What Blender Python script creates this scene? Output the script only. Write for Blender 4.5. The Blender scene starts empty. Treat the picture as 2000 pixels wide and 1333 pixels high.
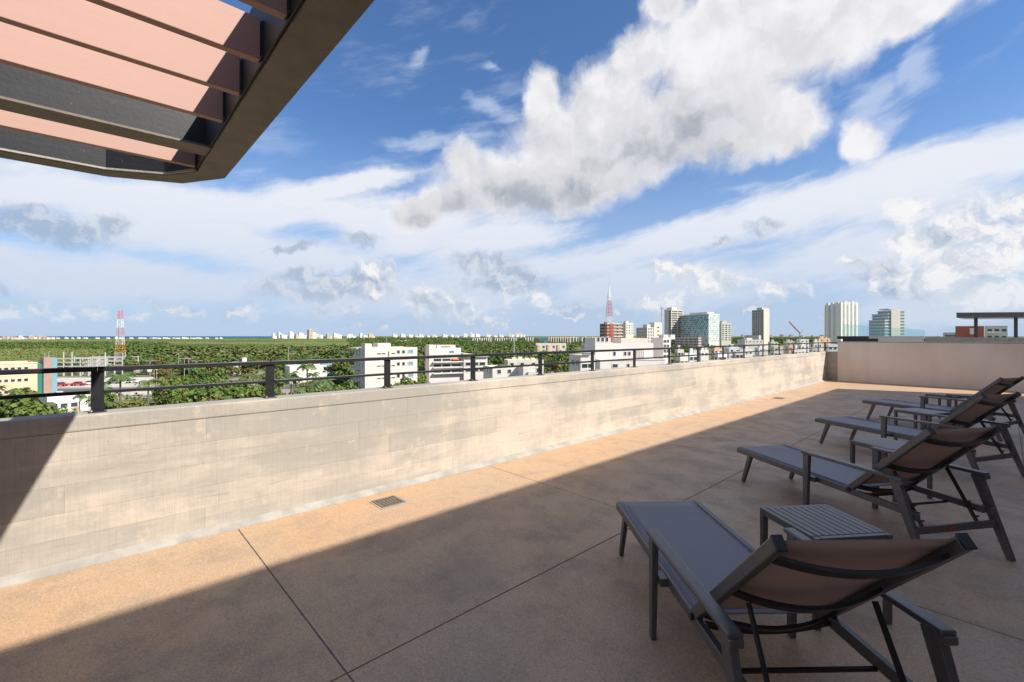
import bpy, bmesh, math, random
import numpy as np
from mathutils import Vector, Matrix
R_ = math.radians
random.seed(7); rng = np.random.default_rng(11)
scene = bpy.context.scene
col = scene.collection

# ------------------------------------------------------------------ camera
FPX, CAMH, HORY = 889.0, 1.6, 657.0          # measured focal length (px of a 2000 px picture), eye height, horizon row
CA = R_(47.3)                                # heading left of the parapet direction (+Y)
FW = Vector((-math.sin(CA), math.cos(CA), 0)); RT = Vector((math.cos(CA), math.sin(CA), 0))
cam_d = bpy.data.cameras.new('camera'); cam = bpy.data.objects.new('camera', cam_d); col.objects.link(cam)
cam.location = (0, 0, CAMH); cam.rotation_euler = (R_(90), 0, CA)
cam_d.sensor_width = 36; cam_d.lens = 36*FPX/2000; cam_d.shift_y = -(666.5-HORY)/2000
cam_d.clip_start = .05; cam_d.clip_end = 200000
scene.camera = cam
# ------------------------------------------------------------------ light
SUN = Vector((1.1, .46, 1.0)).normalized()
sl = bpy.data.lights.new('sun', 'SUN'); so = bpy.data.objects.new('sun', sl); col.objects.link(so)
sl.energy = 5.0; sl.angle = R_(.5); sl.color = (1, .945, .86)
so.rotation_euler = (-SUN).to_track_quat('-Z', 'Y').to_euler(); so.location = (6, 4, 12)
scene.view_settings.view_transform = 'Standard'; scene.view_settings.look = 'None'
scene.view_settings.exposure = .5; scene.view_settings.gamma = 1
scene.render.engine = 'CYCLES'
scene.cycles.use_denoising = True
scene.cycles.max_bounces = 7; scene.cycles.diffuse_bounces = 4; scene.cycles.transparent_max_bounces = 12
scene.cycles.caustics_reflective = False; scene.cycles.caustics_refractive = False
SKY_STRENGTH = .115

# ------------------------------------------------------------------ node helpers
class NT:
    def __init__(s, tree): s.t = tree
    def new(s, typ, **kw):
        n = s.t.nodes.new(typ)
        for k, v in kw.items(): setattr(n, k, v)
        return n
    def put(s, sock, v):
        if isinstance(v, bpy.types.NodeSocket): s.t.links.new(v, sock)
        else: sock.default_value = v
    def m(s, op, a, b=None, c=None, clamp=False):
        n = s.new('ShaderNodeMath', operation=op, use_clamp=clamp)
        for i, v in enumerate((a, b, c)):
            if v is not None: s.put(n.inputs[i], v)
        return n.outputs[0]
    def v(s, op, a, b=None, scale=None):
        n = s.new('ShaderNodeVectorMath', operation=op); s.put(n.inputs[0], a)
        if b is not None: s.put(n.inputs[1], b)
        if scale is not None: s.put(n.inputs['Scale'], scale)
        return n.outputs['Value'] if op in ('DOT_PRODUCT', 'LENGTH', 'DISTANCE') else n.outputs[0]
    def xyz(s, x, y, z):
        n = s.new('ShaderNodeCombineXYZ')
        for i, v in enumerate((x, y, z)): s.put(n.inputs[i], v)
        return n.outputs[0]
    def sep(s, v):
        n = s.new('ShaderNodeSeparateXYZ'); s.put(n.inputs[0], v); return n.outputs
    def noise(s, vec, scale, detail=4, rough=.55, dist=0, out=0, lac=2.0):
        n = s.new('ShaderNodeTexNoise'); s.put(n.inputs['Vector'], vec)
        n.inputs['Scale'].default_value = scale; n.inputs['Detail'].default_value = detail
        n.inputs['Roughness'].default_value = rough; n.inputs['Distortion'].default_value = dist
        n.inputs['Lacunarity'].default_value = lac
        return n.outputs[out]
    def voro(s, vec, scale, feature='F1', out='Distance'):
        n = s.new('ShaderNodeTexVoronoi', feature=feature); s.put(n.inputs['Vector'], vec); n.inputs['Scale'].default_value = scale
        return n.outputs[out]
    def step(s, x, a, b, lo=0., hi=1.):
        n = s.new('ShaderNodeMapRange', interpolation_type='SMOOTHSTEP')
        for i, v in enumerate((x, a, b, lo, hi)): s.put(n.inputs[i], v)
        return n.outputs[0]
    def mix(s, f, a, b, blend='MIX'):
        n = s.new('ShaderNodeMix', data_type='RGBA', blend_type=blend)
        s.put(n.inputs[0], f)
        for k, v in ((6, a), (7, b)):
            if isinstance(v, tuple) and len(v) == 3: v = (*v, 1)
            s.put(n.inputs[k], v)
        return n.outputs[2]
    def mapping(s, vec, loc, rot, sc, typ='TEXTURE'):
        n = s.new('ShaderNodeMapping', vector_type=typ); s.put(n.inputs[0], vec)
        n.inputs['Location'].default_value = loc; n.inputs['Rotation'].default_value = rot; n.inputs['Scale'].default_value = sc
        return n.outputs[0]

def srgb(r, g, b):
    f = lambda c: (c/255/12.92 if c <= 10 else ((c/255+.055)/1.055)**2.4)
    return (f(r), f(g), f(b))

# ------------------------------------------------------------------ sky: Nishita with cloud layers laid out by compass bearing and elevation
world = bpy.data.worlds.new('World'); scene.world = world; world.use_nodes = True
wt = world.node_tree; wt.nodes.clear(); W = NT(wt)
sky = W.new('ShaderNodeTexSky', sky_type='NISHITA', sun_disc=False)
sky.sun_elevation = math.asin(SUN.z); sky.sun_rotation = math.atan2(SUN.x, SUN.y)
sky.altitude = 20; sky.air_density = 1.0; sky.dust_density = .35; sky.ozone_density = 2.2
gen = W.new('ShaderNodeTexCoord').outputs['Generated']
bear = W.m('ARCTAN2', W.v('DOT_PRODUCT', gen, tuple(RT)), W.v('DOT_PRODUCT', gen, tuple(FW)))
elev = W.m('ARCSINE', W.sep(gen)[2])
V0 = W.xyz(bear, elev, 1.0)
def n2(vec, scale, detail, rough=.56, out=0):
    n = W.new('ShaderNodeTexNoise', noise_dimensions='2D'); W.put(n.inputs['Vector'], vec)
    n.inputs['Scale'].default_value = scale; n.inputs['Detail'].default_value = detail; n.inputs['Roughness'].default_value = rough
    return n.outputs[out]
def ae(px, py):
    a = math.atan((px-1000)/FPX); return a, math.atan((HORY-py)/FPX*math.cos(a))
def cloud_shapes(vec, shapes, k=.25):
    """union of ellipses (column, row, radii, tilt) turned into bearing and elevation"""
    acc = None
    for (x, y, rx, ry, rot) in shapes:
        a, e = ae(x, y); r = R_(rot)
        a1, e1 = ae(x+rx*math.cos(r), y+rx*math.sin(r)); a2, e2 = ae(x+ry*math.sin(r), y-ry*math.cos(r))
        ra = math.hypot(a1-a, e1-e); re = math.hypot(a2-a, e2-e); t = math.atan2(e1-e, a1-a)
        A = (math.cos(t)/ra, math.sin(t)/ra, -(a*math.cos(t)+e*math.sin(t))/ra)
        B = (-math.sin(t)/re, math.cos(t)/re, (a*math.sin(t)-e*math.cos(t))/re)
        q = vec
        if acc is not None:                        # keeps the layers evaluated one after another
            n = W.new('ShaderNodeVectorMath', operation='MULTIPLY_ADD'); W.put(n.inputs[0], acc); n.inputs[1].default_value = (1e-7,)*3; W.put(n.inputs[2], vec); q = n.outputs[0]
        u = W.v('DOT_PRODUCT', q, A); w = W.v('DOT_PRODUCT', q, B)
        o = W.m('SUBTRACT', 1.0, W.m('SQRT', W.m('MULTIPLY_ADD', u, u, W.m('MULTIPLY', w, w))))
        acc = o if acc is None else W.m('SMOOTH_MAX', acc, o, k)
    return acc
def wv_(vec, amp):
    return W.v('MULTIPLY', W.v('SUBTRACT', vec, (.5, .5, .5)), (amp, amp, 0))
warp = wv_(n2(V0, 7, 3, .6, 1), .055); warp2 = wv_(n2(V0, 30, 4, .62, 1), .034)
Vw = W.v('ADD', V0, W.v('ADD', warp, warp2))
Vs = W.v('ADD', V0, W.v('ADD', W.v('SCALE', warp, scale=.35), W.v('SCALE', warp2, scale=.5)))
CUM = [(985,360,150,74,0),(1110,356,150,74,-12),(905,322,50,54,80),(880,385,62,36,0),(1056,200,36,82,4),(1085,290,95,100,0),
       (1190,215,112,112,0),(1245,110,78,60,-20),(1330,240,200,92,-18),(1450,225,130,110,-10),(1540,240,70,80,10),(1420,90,190,140,-20),
       (1300,10,48,62,0),(1590,70,200,100,-25),(1760,15,190,66,-22),(1900,-35,150,50,-15),(1230,330,110,50,-25),
       (1692,272,58,52,0),(812,415,66,44,0)]
CUMDARK = [(1010,385,150,48,0),(1120,385,130,44,-8),(900,395,80,34,0),(1310,268,150,62,-22),(1210,300,110,40,-20),(820,430,70,30,0),(1390,300,110,40,-12)]
CUM2 = [(1762,418,52,32,0),(1845,455,60,38,0),(1800,478,85,32,0),(1905,440,95,62,-15),(1985,400,80,60,0),(1890,520,150,55,0),(1740,525,75,24,-8),
        (1662,512,26,12,0),(1780,560,120,24,0),(1930,575,130,26,0),(1820,545,200,40,0),(1970,470,90,60,0),(1395,555,50,30,0),(1320,535,55,22,0),(1500,560,70,22,0),
        (480,606,28,26,-30),(625,612,18,16,0),(685,617,24,11,0),(365,612,34,18,0),(190,610,32,20,0),(125,618,26,16,0),(75,600,36,18,0),(20,612,24,20,0),
        (280,620,24,11,0),(960,628,14,10,0),(1290,590,70,20,0),
        (830,590,46,30,0),(880,600,74,22,0),(1040,580,46,26,0),(735,535,48,28,0),(720,560,66,24,0)]
GREY = [(50,440,90,34,4),(130,455,135,32,4),(215,438,46,32,0),(60,412,24,14,0),(565,482,48,10,-4),(700,468,38,16,8),(640,570,135,28,0),(610,540,70,20,0),
        (700,545,78,26,-10),(945,515,72,26,0),(1010,540,74,22,5),(985,560,80,17,0),(5,565,26,24,0),(1720,540,90,14,-4),(1760,570,80,10,0),
        (1110,600,48,11,0),(1500,438,48,16,-20),(1410,475,22,8,-30)]
SHEET = [(330,395,380,48,6),(60,375,260,34,-3),(430,470,330,60,10),(760,440,260,52,10),(960,460,220,46,-4),(1120,520,300,50,-8),(1340,470,260,40,-12),
         (1560,405,240,52,-17),(1780,335,240,52,-14),(1980,300,220,56,-6),(1750,380,330,60,-10),(20,520,160,40,15),(650,370,190,22,-14),(260,545,420,45,4),(760,575,420,45,0),(1280,560,380,45,-4),(1700,500,380,60,-6),(1850,600,300,40,0)]
CIRR = [(950,205,75,22,25),(825,100,20,32,60),(960,130,24,14,20),(800,280,130,22,-6),(1450,365,90,16,-10),(1740,250,60,30,-30),
        (1950,250,70,18,-12),(1780,130,60,24,-60),(1705,192,62,36,-35),(1795,150,46,30,-50)]
c_str = lambda c: tuple(x/SKY_STRENGTH/1.40 for x in srgb(*c))
base = W.mix(1.0, sky.outputs[0], (.58, .76, .97), 'MULTIPLY')
hz = W.m('MULTIPLY', W.m('POWER', W.step(elev, -.02, .44, 1.0, 0.0), 1.05), .93)          # moist air near the horizon
base = W.mix(hz, base, c_str((182, 202, 230)))
ct, st_ = math.cos(R_(13)), math.sin(R_(13))
sv_ = W.v('ADD', V0, W.v('SCALE', warp, scale=.6))
strk = n2(W.xyz(W.v('DOT_PRODUCT', sv_, (ct*3.2, st_*3.2, 0)), W.v('DOT_PRODUCT', sv_, (-st_*15, ct*15, 0)), 0.0), 1.0, 5, .6)
far_c = W.step(W.m('MULTIPLY_ADD', n2(V0, 2.2, 2), .6, strk), .80, 1.12, 0, .4)         # thin streaks all round the sky
base = W.mix(far_c, base, c_str((205, 218, 242)))
lowv = W.v('MULTIPLY', W.v('ADD', V0, warp2), (1, 2, 0))                                # scattered small cumulus low round the horizon
pn = W.m('MULTIPLY_ADD', n2(lowv, 4.5, 2), .5, n2(lowv, 17, 5))
pa = W.m('MULTIPLY', W.step(pn, .80, .96), W.m('MULTIPLY', W.step(elev, .006, .03), W.step(elev, .13, .07, 0, .75)))
base = W.mix(pa, base, W.mix(W.step(pn, .84, 1.0), c_str((178, 192, 212)), c_str((228, 230, 236))))
def back(c):
    n = W.new('ShaderNodeBackground'); W.put(n.inputs[0], c); n.inputs[1].default_value = SKY_STRENGTH; return n.outputs[0]
def mixs(f, a, b):
    n = W.new('ShaderNodeMixShader'); W.put(n.inputs[0], f); W.put(n.inputs[1], a); W.put(n.inputs[2], b); return n.outputs[0]
# the sky outside the sector in view: the same broken cumulus carried on all round
an = W.m('MULTIPLY_ADD', n2(Vw, 9, 5), .55, n2(W.v('ADD', V0, warp), 2.1, 2))
acl = W.step(an, .74, .90, 0, .92)
around = back(W.mix(W.m('MULTIPLY', acl, W.step(elev, .0, .10)), base, W.mix(W.step(an, .80, 1.05), c_str((228, 229, 234)), c_str((186, 191, 200)))))
def shade_mix(lt, dark, mid, lit):
    c = W.mix(W.step(lt, .0, .5), c_str(dark), c_str(mid)); return W.mix(W.step(lt, .42, .92), c, c_str(lit))
f1 = n2(Vw, 12, 8, .57); f2 = n2(W.v('ADD', Vw, (.016, .028, 0)), 12, 4, .55); lo = n2(V0, 6, 3, .5)
g1 = n2(Vw, 25, 7, .6); g2 = n2(W.v('ADD', Vw, (.009, .015, 0)), 25, 4, .58)
rel = W.m('SUBTRACT', g1, g2)
CUT = .06
Vc = W.v('ADD', V0, W.v('ADD', W.v('SCALE', warp, scale=.8), W.v('SCALE', warp2, scale=.62)))
def ahead(side):
    def keep(shapes):
        out = []
        for s_ in shapes:
            aa = [ae(s_[0]+dx*max(s_[2], s_[3])*1.5, s_[1])[0] for dx in (-1, 1)]
            if (side < 0 and aa[0]-.04 < CUT) or (side > 0 and aa[1]+.04 > CUT): out.append(s_)
        return out
    # high thin sheet
    sd = W.m('MULTIPLY_ADD', W.m('SUBTRACT', strk, .5), 1.7, cloud_shapes(Vs, keep(SHEET), .4))
    front = W.mix(W.step(sd, -.30, .55, 0, .93), base, W.mix(W.step(elev, .05, .28), c_str((207, 219, 237)), c_str((237, 240, 247))))
    # upper half: cirrus wisps and the big cumulus
    cd = W.m('MULTIPLY_ADD', W.m('SUBTRACT', strk, .52), 2.6, cloud_shapes(Vs, keep(CIRR), .3))
    up = W.mix(W.step(cd, -.05, .9, 0, .6), front, c_str((205, 218, 242)))
    m1 = cloud_shapes(Vc, [(x, y, rx*1.07, ry*1.07, t) for x, y, rx, ry, t in keep(CUM)], .30)
    dn = W.m('MULTIPLY_ADD', W.m('SUBTRACT', f1, .5), .62, m1)
    dk = W.m('MULTIPLY_ADD', W.m('SUBTRACT', lo, .5), 1.0, cloud_shapes(Vs, keep(CUMDARK), .4))
    lt = W.m('ADD', W.m('MULTIPLY_ADD', W.m('SUBTRACT', f1, f2), .75, .68), W.m('ADD', W.step(dk, -.65, .95, 0, -.46), W.m('MULTIPLY', W.m('SUBTRACT', lo, .5), .55)))
    lt = W.m('ADD', lt, W.step(m1, .50, .0, 0, .26))
    up = W.mix(W.step(dn, -.08, .46, 0, .985), up, shade_mix(lt, (168, 175, 186), (222, 222, 226), (246, 245, 247)))
    # lower half: shaded flat clouds, then small bright cumulus
    gd = W.m('MULTIPLY_ADD', W.m('SUBTRACT', g1, .5), 1.35, cloud_shapes(Vw, keep(GREY), .3))
    thin = W.step(elev, .0, .13, .38, 1.0)
    dnw = W.mix(W.m('MULTIPLY', W.step(gd, -.24, .60, 0, .76), thin), front, W.mix(W.step(rel, -.10, .20), c_str((163, 180, 203)), c_str((210, 217, 228))))
    c2 = W.m('MULTIPLY_ADD', W.m('SUBTRACT', g1, .5), 1.3, cloud_shapes(Vw, keep(CUM2), .25))
    lt2 = W.m('ADD', W.m('MULTIPLY_ADD', rel, 1.9, .60), W.m('ADD', W.m('MULTIPLY', W.m('SUBTRACT', lo, .55), .9), W.step(bear, -.3, .7, -.10, .10)))
    dnw = W.mix(W.m('MULTIPLY', W.step(c2, -.20, .66, 0, .92), thin), dnw, shade_mix(lt2, (174, 188, 208), (213, 219, 229), (249, 247, 247)))
    return mixs(sel, back(dnw), back(up))
sel = W.m('GREATER_THAN', W.m('MULTIPLY_ADD', W.m('ABSOLUTE', bear), -.06, elev), .200)
sector = W.m('MULTIPLY', W.m('LESS_THAN', W.m('ABSOLUTE', bear), 1.25), W.m('MULTIPLY', W.m('LESS_THAN', elev, .95), W.m('GREATER_THAN', elev, -.01)))
right = W.m('GREATER_THAN', bear, CUT)
ahead_mix = mixs(right, ahead(-1), ahead(1))
wo = W.new('ShaderNodeOutputWorld'); wt.links.new(mixs(sector, around, ahead_mix), wo.inputs[0])
world.cycles.sampling_method = 'MANUAL'; world.cycles.sample_map_resolution = 512

# ------------------------------------------------------------------ materials
MATS = {}
def mat(name, colr, rough=.6, metal=0., var=0., vscale=3., bump=0., bscale=40., spec=.5, rnd=0., fn=None):
    """var: noise mottling, rnd: tone change from object to object, bump: fine relief"""
    if name in MATS: return MATS[name]
    m = bpy.data.materials.new(name); m.use_nodes = True; t = m.node_tree; T = NT(t)
    b = t.nodes['Principled BSDF']; b.inputs['Roughness'].default_value = rough; b.inputs['Metallic'].default_value = metal
    b.inputs['Specular IOR Level'].default_value = spec
    pos = T.new('ShaderNodeNewGeometry').outputs['Position']
    c = (*colr, 1)
    if var:
        n = T.noise(pos, vscale, 6, .6)
        c = T.mix(T.step(n, .3, .7), tuple(x*(1-var) for x in colr), tuple(min(1, x*(1+var)) for x in colr))
    if rnd:
        r = T.new('ShaderNodeObjectInfo').outputs['Random']
        c = T.mix(1.0, c, T.mix(r, (1-rnd,)*3, (1+rnd,)*3), 'MULTIPLY')
    if bump:
        bn = T.new('ShaderNodeBump'); bn.inputs['Strength'].default_value = bump; bn.inputs['Distance'].default_value = .01
        T.put(bn.inputs['Height'], T.noise(pos, bscale, 5, .6)); T.put(b.inputs['Normal'], bn.outputs[0])
    if fn: c = fn(T, b, pos, c) or c
    T.put(b.inputs['Base Color'], c)
    MATS[name] = m
    return m

def concrete_fn(T, b, pos, c):
    obj = T.new('ShaderNodeObjectInfo').outputs['Random']
    n1 = T.noise(T.mapping(pos, (0, 0, 0), (0, 0, 0), (1, .9, .14)), 1.0, 8, .66)            # lengthwise cement clouds, board by board
    n2 = T.noise(pos, .75, 6, .6)                                                             # grey pours and cream pours
    n3 = T.noise(T.mapping(pos, (0, 0, 0), (0, 0, 0), (1, .011, .30)), 1.0, 4, .7)           # vertical saw marks of the boards
    n5 = T.noise(pos, 4.2, 8, .68)
    mixv = T.m('ADD', T.m('ADD', T.m('MULTIPLY', n1, .55), T.m('MULTIPLY', n2, .95)), T.m('ADD', T.m('MULTIPLY', obj, .17), T.m('MULTIPLY', n5, .30)))
    mixv = T.m('ADD', mixv, T.step(T.m('ADD', T.sep(pos)[1], T.m('MULTIPLY', n5, .25)), 3.00, 3.14, .06, -.09))        # two different pours meet here
    a = T.mix(T.step(mixv, .74, 1.12), (.56, .482, .392), (.345, .318, .276))
    a = T.mix(T.m('MULTIPLY', T.step(n3, .40, .72), .26), a, (.235, .215, .185))
    a = T.mix(T.m('MULTIPLY', T.step(T.noise(T.mapping(pos, (0, 0, 0), (0, 0, 0), (1, .7, .05)), 1.6, 8, .7), .55, .70), .62), a, (.265, .25, .225))
    a = T.mix(T.m('MULTIPLY', T.step(n5, .57, .70), .60), a, (.57, .48, .385))
    a = T.mix(T.m('MULTIPLY', T.step(T.noise(pos, 11, 8, .72), .58, .74), .40), a, (.225, .21, .185))
    a = T.mix(T.m('MULTIPLY', T.step(T.voro(pos, 9), .075, .02), .45), a, (.12, .11, .10))
    bn = T.new('ShaderNodeBump'); bn.inputs['Strength'].default_value = .5; bn.inputs['Distance'].default_value = .006
    T.put(bn.inputs['Height'], T.m('ADD', T.m('MULTIPLY', n3, .6), T.m('ADD', T.m('MULTIPLY', T.noise(pos, 60, 3, .6), .35), n5))); T.put(b.inputs['Normal'], bn.outputs[0])
    return a
def floor_fn(T, b, pos, c):
    n1 = T.noise(pos, .55, 6, .62); n2 = T.noise(pos, 2.6, 8, .68); n6 = T.noise(pos, 75, 3, .65); sp = T.sep(T.voro(pos, 130, out='Color'))[0]
    a = T.mix(T.step(n1, .36, .66), (.59, .36, .195), (.52, .36, .225))
    a = T.mix(T.m('MULTIPLY', T.step(n2, .46, .66), .50), a, (.325, .245, .175))
    a = T.mix(T.m('MULTIPLY', T.step(T.noise(pos, 1.3, 8, .72), .58, .72), .50), a, (.60, .46, .335))
    a = T.mix(T.m('MULTIPLY', T.step(sp, .60, .95), .27), a, (.22, .15, .11))
    a = T.mix(T.m('MULTIPLY', T.step(sp, .25, .05), .28), a, (.72, .55, .40))
    a = T.mix(T.m('MULTIPLY', T.step(n6, .46, .66), .28), a, (.20, .14, .10))
    a = T.mix(T.m('MULTIPLY', T.step(T.noise(pos, 17, 6, .7), .54, .72), .26), a, (.24, .165, .12))
    a = T.mix(T.m('MULTIPLY', T.step(T.noise(pos, .9, 9, .74), .53, .60), .28), a, (.26, .21, .165))        # old water stains
    bn = T.new('ShaderNodeBump'); bn.inputs['Strength'].default_value = .45; bn.inputs['Distance'].default_value = .004
    T.put(bn.inputs['Height'], T.m('ADD', T.voro(pos, 130), T.m('MULTIPLY', n6, .9))); T.put(b.inputs['Normal'], bn.outputs[0])
    T.put(b.inputs['Roughness'], T.step(n2, .35, .7, .46, .76))
    return a
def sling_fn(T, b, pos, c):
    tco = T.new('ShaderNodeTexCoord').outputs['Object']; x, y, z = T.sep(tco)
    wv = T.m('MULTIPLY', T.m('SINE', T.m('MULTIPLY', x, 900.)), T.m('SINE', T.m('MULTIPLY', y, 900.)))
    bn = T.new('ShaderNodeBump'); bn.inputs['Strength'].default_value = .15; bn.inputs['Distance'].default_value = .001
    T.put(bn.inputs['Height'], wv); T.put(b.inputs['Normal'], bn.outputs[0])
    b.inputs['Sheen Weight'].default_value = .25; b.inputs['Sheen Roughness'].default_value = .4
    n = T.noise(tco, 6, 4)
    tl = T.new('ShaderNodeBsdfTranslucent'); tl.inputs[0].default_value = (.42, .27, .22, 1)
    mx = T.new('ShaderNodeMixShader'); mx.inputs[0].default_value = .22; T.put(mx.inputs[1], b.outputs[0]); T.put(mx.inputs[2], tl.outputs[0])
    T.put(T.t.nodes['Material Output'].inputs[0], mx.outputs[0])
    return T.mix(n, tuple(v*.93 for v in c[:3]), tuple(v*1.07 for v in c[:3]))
def leaf_fn(T, b, pos, c):
    rd = T.new('ShaderNodeObjectInfo').outputs['Random']
    n = T.noise(pos, .45, 4, .6); n2 = T.noise(pos, 2.4, 3, .6)
    cc = c[:3]
    a = T.mix(T.step(n, .35, .65), tuple(v*.62 for v in cc), tuple(v*1.3 for v in cc))
    a = T.mix(T.m('MULTIPLY', T.step(n2, .5, .75), .5), a, (cc[0]*1.9, cc[1]*1.45, cc[2]*1.0))
    a = T.mix(T.m('MULTIPLY', rd, .45), a, (cc[0]*1.7, cc[1]*1.12, cc[2]*.9))
    b.inputs['Transmission Weight'].default_value = 0
    b.inputs['Subsurface Weight'].default_value = 0
    return a
def land_fn(T, b, pos, c):
    d = T.v('LENGTH', pos)
    n = T.noise(pos, .012, 8, .62); n2 = T.noise(pos, .05, 6, .6); n3 = T.noise(pos, .0021, 5, .55)
    wet = T.mix(T.step(n, .38, .62), (.130, .165, .045), (.195, .225, .072))
    wet = T.mix(T.step(n3, .46, .60), wet, (.075, .110, .030))
    town = T.mix(T.step(n2, .42, .60), (.30, .27, .22), (.07, .10, .03))
    return T.mix(T.step(d, 230, 330), town, wet)
def sea_fn(T, b, pos, c):
    return T.mix(T.step(T.noise(pos, .0007, 4), .4, .6), (.012, .075, .17), (.022, .12, .22))
def wood_slat_fn(T, b, pos, c):
    n = T.noise(T.mapping(pos, (0, 0, 0), (0, 0, 0), (1, .9, .012)), 1.0, 6, .6); n2 = T.noise(pos, 30, 5, .6)
    a = T.mix(T.step(n, .35, .65), tuple(v*.985 for v in c[:3]), tuple(v*1.015 for v in c[:3]))
    return T.mix(T.m('MULTIPLY', T.step(n2, .5, .75), .2), a, tuple(v*1.12 for v in c[:3]))
def blackpaint_fn(T, b, pos, c):
    n = T.noise(pos, 16, 8, .75); st = T.noise(T.mapping(pos, (0, 0, 0), (0, 0, 0), (1, .5, .02)), 1.2, 5, .7)
    a = T.mix(T.m('MULTIPLY', T.step(n, .64, .72), .6), (.010, .011, .013), (.30, .29, .27))
    a = T.mix(T.m('MULTIPLY', T.step(st, .45, .75), .5), a, (.030, .032, .036))
    bn = T.new('ShaderNodeBump'); bn.inputs['Strength'].default_value = .2; bn.inputs['Distance'].default_value = .004
    T.put(bn.inputs['Height'], T.noise(pos, 40, 6, .7)); T.put(b.inputs['Normal'], bn.outputs[0])
    return a
def stucco_fn(T, b, pos, c):
    n = T.noise(pos, .9, 7, .62); n2 = T.noise(T.mapping(pos, (0, 0, 0), (0, 0, 0), (.35, .35, 1.6)), 1.0, 5, .6)
    a = T.mix(T.step(n, .34, .66), (.81, .67, .55), (.84, .73, .62))
    a = T.mix(T.m('MULTIPLY', T.step(n2, .46, .68), .40), a, (.73, .61, .51))
    bn = T.new('ShaderNodeBump'); bn.inputs['Strength'].default_value = .25; bn.inputs['Distance'].default_value = .006
    T.put(bn.inputs['Height'], T.noise(pos, 45, 5, .6)); T.put(b.inputs['Normal'], bn.outputs[0])
    return a

M_conc = mat('board_marked_concrete', (.4, .35, .3), .88, fn=concrete_fn)
M_floor = mat('exposed_aggregate_floor', (.45, .3, .2), .7, fn=floor_fn)
M_joint = mat('joint_filler', (.19, .18, .175), .8, var=.3, vscale=20)
M_cove = mat('grey_mortar', (.35, .325, .285), .9, var=.16, vscale=5, bump=.4, bscale=60)
M_stucco = mat('pink_beige_stucco', (.55, .45, .36), .9, fn=stucco_fn)
M_rail = mat('black_powder_coat', (.014, .014, .016), .42, var=.2, vscale=12, bump=.05, bscale=200)
M_frame = mat('dark_bronze_aluminium', (.108, .099, .094), .38, .25, var=.12, vscale=25, bump=.04, bscale=300)
M_black = mat('black_steel_strap', (.012, .011, .012), .45)
M_sling = mat('sling_top_sky_tinted', (.235, .226, .248), .50, spec=.5, fn=sling_fn)  # taupe cloth, with the blue skylight on its upper face painted into the colour
M_slingb = mat('sling_underside_bounce_tinted', (.66, .465, .395), .7, spec=.3, fn=sling_fn)  # same cloth from below, warm floor bounce painted into a brighter colour
M_red = mat('red_maker_label', (.42, .05, .035), .5)
M_slat = mat('terracotta_slat', (.49, .305, .25), .75, fn=wood_slat_fn)
M_beam = mat('olive_brown_steel', (.175, .143, .108), .55, var=.16, vscale=7, bump=.12, bscale=60)
M_blk = mat('black_bitumen_paint', (.012, .012, .014), .5, fn=blackpaint_fn)
M_grate = mat('drain_steel', (.30, .25, .19), .5, .6, var=.2, vscale=60)
M_dark = mat('dark_void', (.006, .006, .006), .9)
M_render = mat('pale_render', (.52, .50, .48), .9, var=.08, vscale=1.2)
M_white = mat('white_render', (.66, .62, .565), .85, var=.05, vscale=.35, rnd=.03)
M_cream = mat('cream_render', (.67, .605, .51), .85, var=.06, vscale=.35, rnd=.03)
M_peach = mat('peach_render', (.74, .48, .31), .85, var=.06, vscale=.4)
M_pinkw = mat('pinkish_white_render', (.72, .64, .60), .85, var=.06, vscale=.3)
M_bright = mat('bright_white_render', (.84, .82, .79), .8, rnd=.02)
M_greyw = mat('grey_render', (.54, .51, .49), .85, var=.10, vscale=.3, rnd=.06)
M_brown = mat('brown_render', (.34, .235, .19), .85, var=.12, vscale=.3)
M_brick = mat('brick_red_render', (.34, .095, .065), .85, var=.1, vscale=.4)
M_farw = mat('far_white_render', (.78, .74, .70), .9, rnd=.14)
M_farc = mat('far_tan_render', (.60, .48, .37), .9, rnd=.18)
M_glass = mat('dark_window_glass', (.035, .05, .06), .12, spec=.6, rnd=.35)
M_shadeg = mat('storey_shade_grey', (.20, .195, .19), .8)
M_teal = mat('teal_window_glass', (.02, .25, .33), .12, spec=.6, rnd=.5)
M_cyan = mat('cyan_panel', (.10, .56, .74), .4, rnd=.15)
M_greengl = mat('green_stair_glass', (.05, .19, .16), .15, spec=.6)
M_bluegl = mat('pale_blue_glass', (.20, .33, .40), .15, spec=.6)
M_orange = mat('orange_awning', (.75, .17, .03), .7)
M_redroof = mat('red_sheet_roof', (.52, .075, .05), .6, var=.1, vscale=.3)
M_tred = mat('tower_red_paint', (.58, .09, .035), .5)
M_torg = mat('tower_orange_paint', (.75, .25, .05), .5)
M_twhite = mat('tower_white_paint', (.82, .82, .80), .5)
M_road = mat('asphalt', (.11, .105, .10), .9, var=.2, vscale=.4)
M_pave = mat('pale_paving', (.52, .47, .40), .9, var=.15, vscale=.3)
M_land = mat('ground_cover', (.1, .1, .05), 1.0, spec=.1, fn=land_fn)
M_sea = mat('sea_water', (.02, .1, .2), .55, spec=.12, fn=sea_fn)
M_leaf = mat('broadleaf_green', (.100, .158, .031), .6, spec=.25, fn=leaf_fn)
M_leafd = mat('dark_broadleaf_green', (.078, .130, .028), .6, spec=.25, fn=leaf_fn)
M_leafo = mat('olive_leaf', (.125, .135, .045), .65, spec=.2, fn=leaf_fn)
M_palm = mat('palm_frond_green', (.085, .135, .040), .5, spec=.35, fn=leaf_fn)
M_scrub = mat('mangrove_green', (.185, .225, .062), .7, spec=.15, fn=leaf_fn)
M_bark = mat('bark', (.16, .12, .085), .9, var=.25, vscale=5)
M_lamp = mat('galvanised_pole', (.45, .45, .44), .5, .3)
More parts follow.
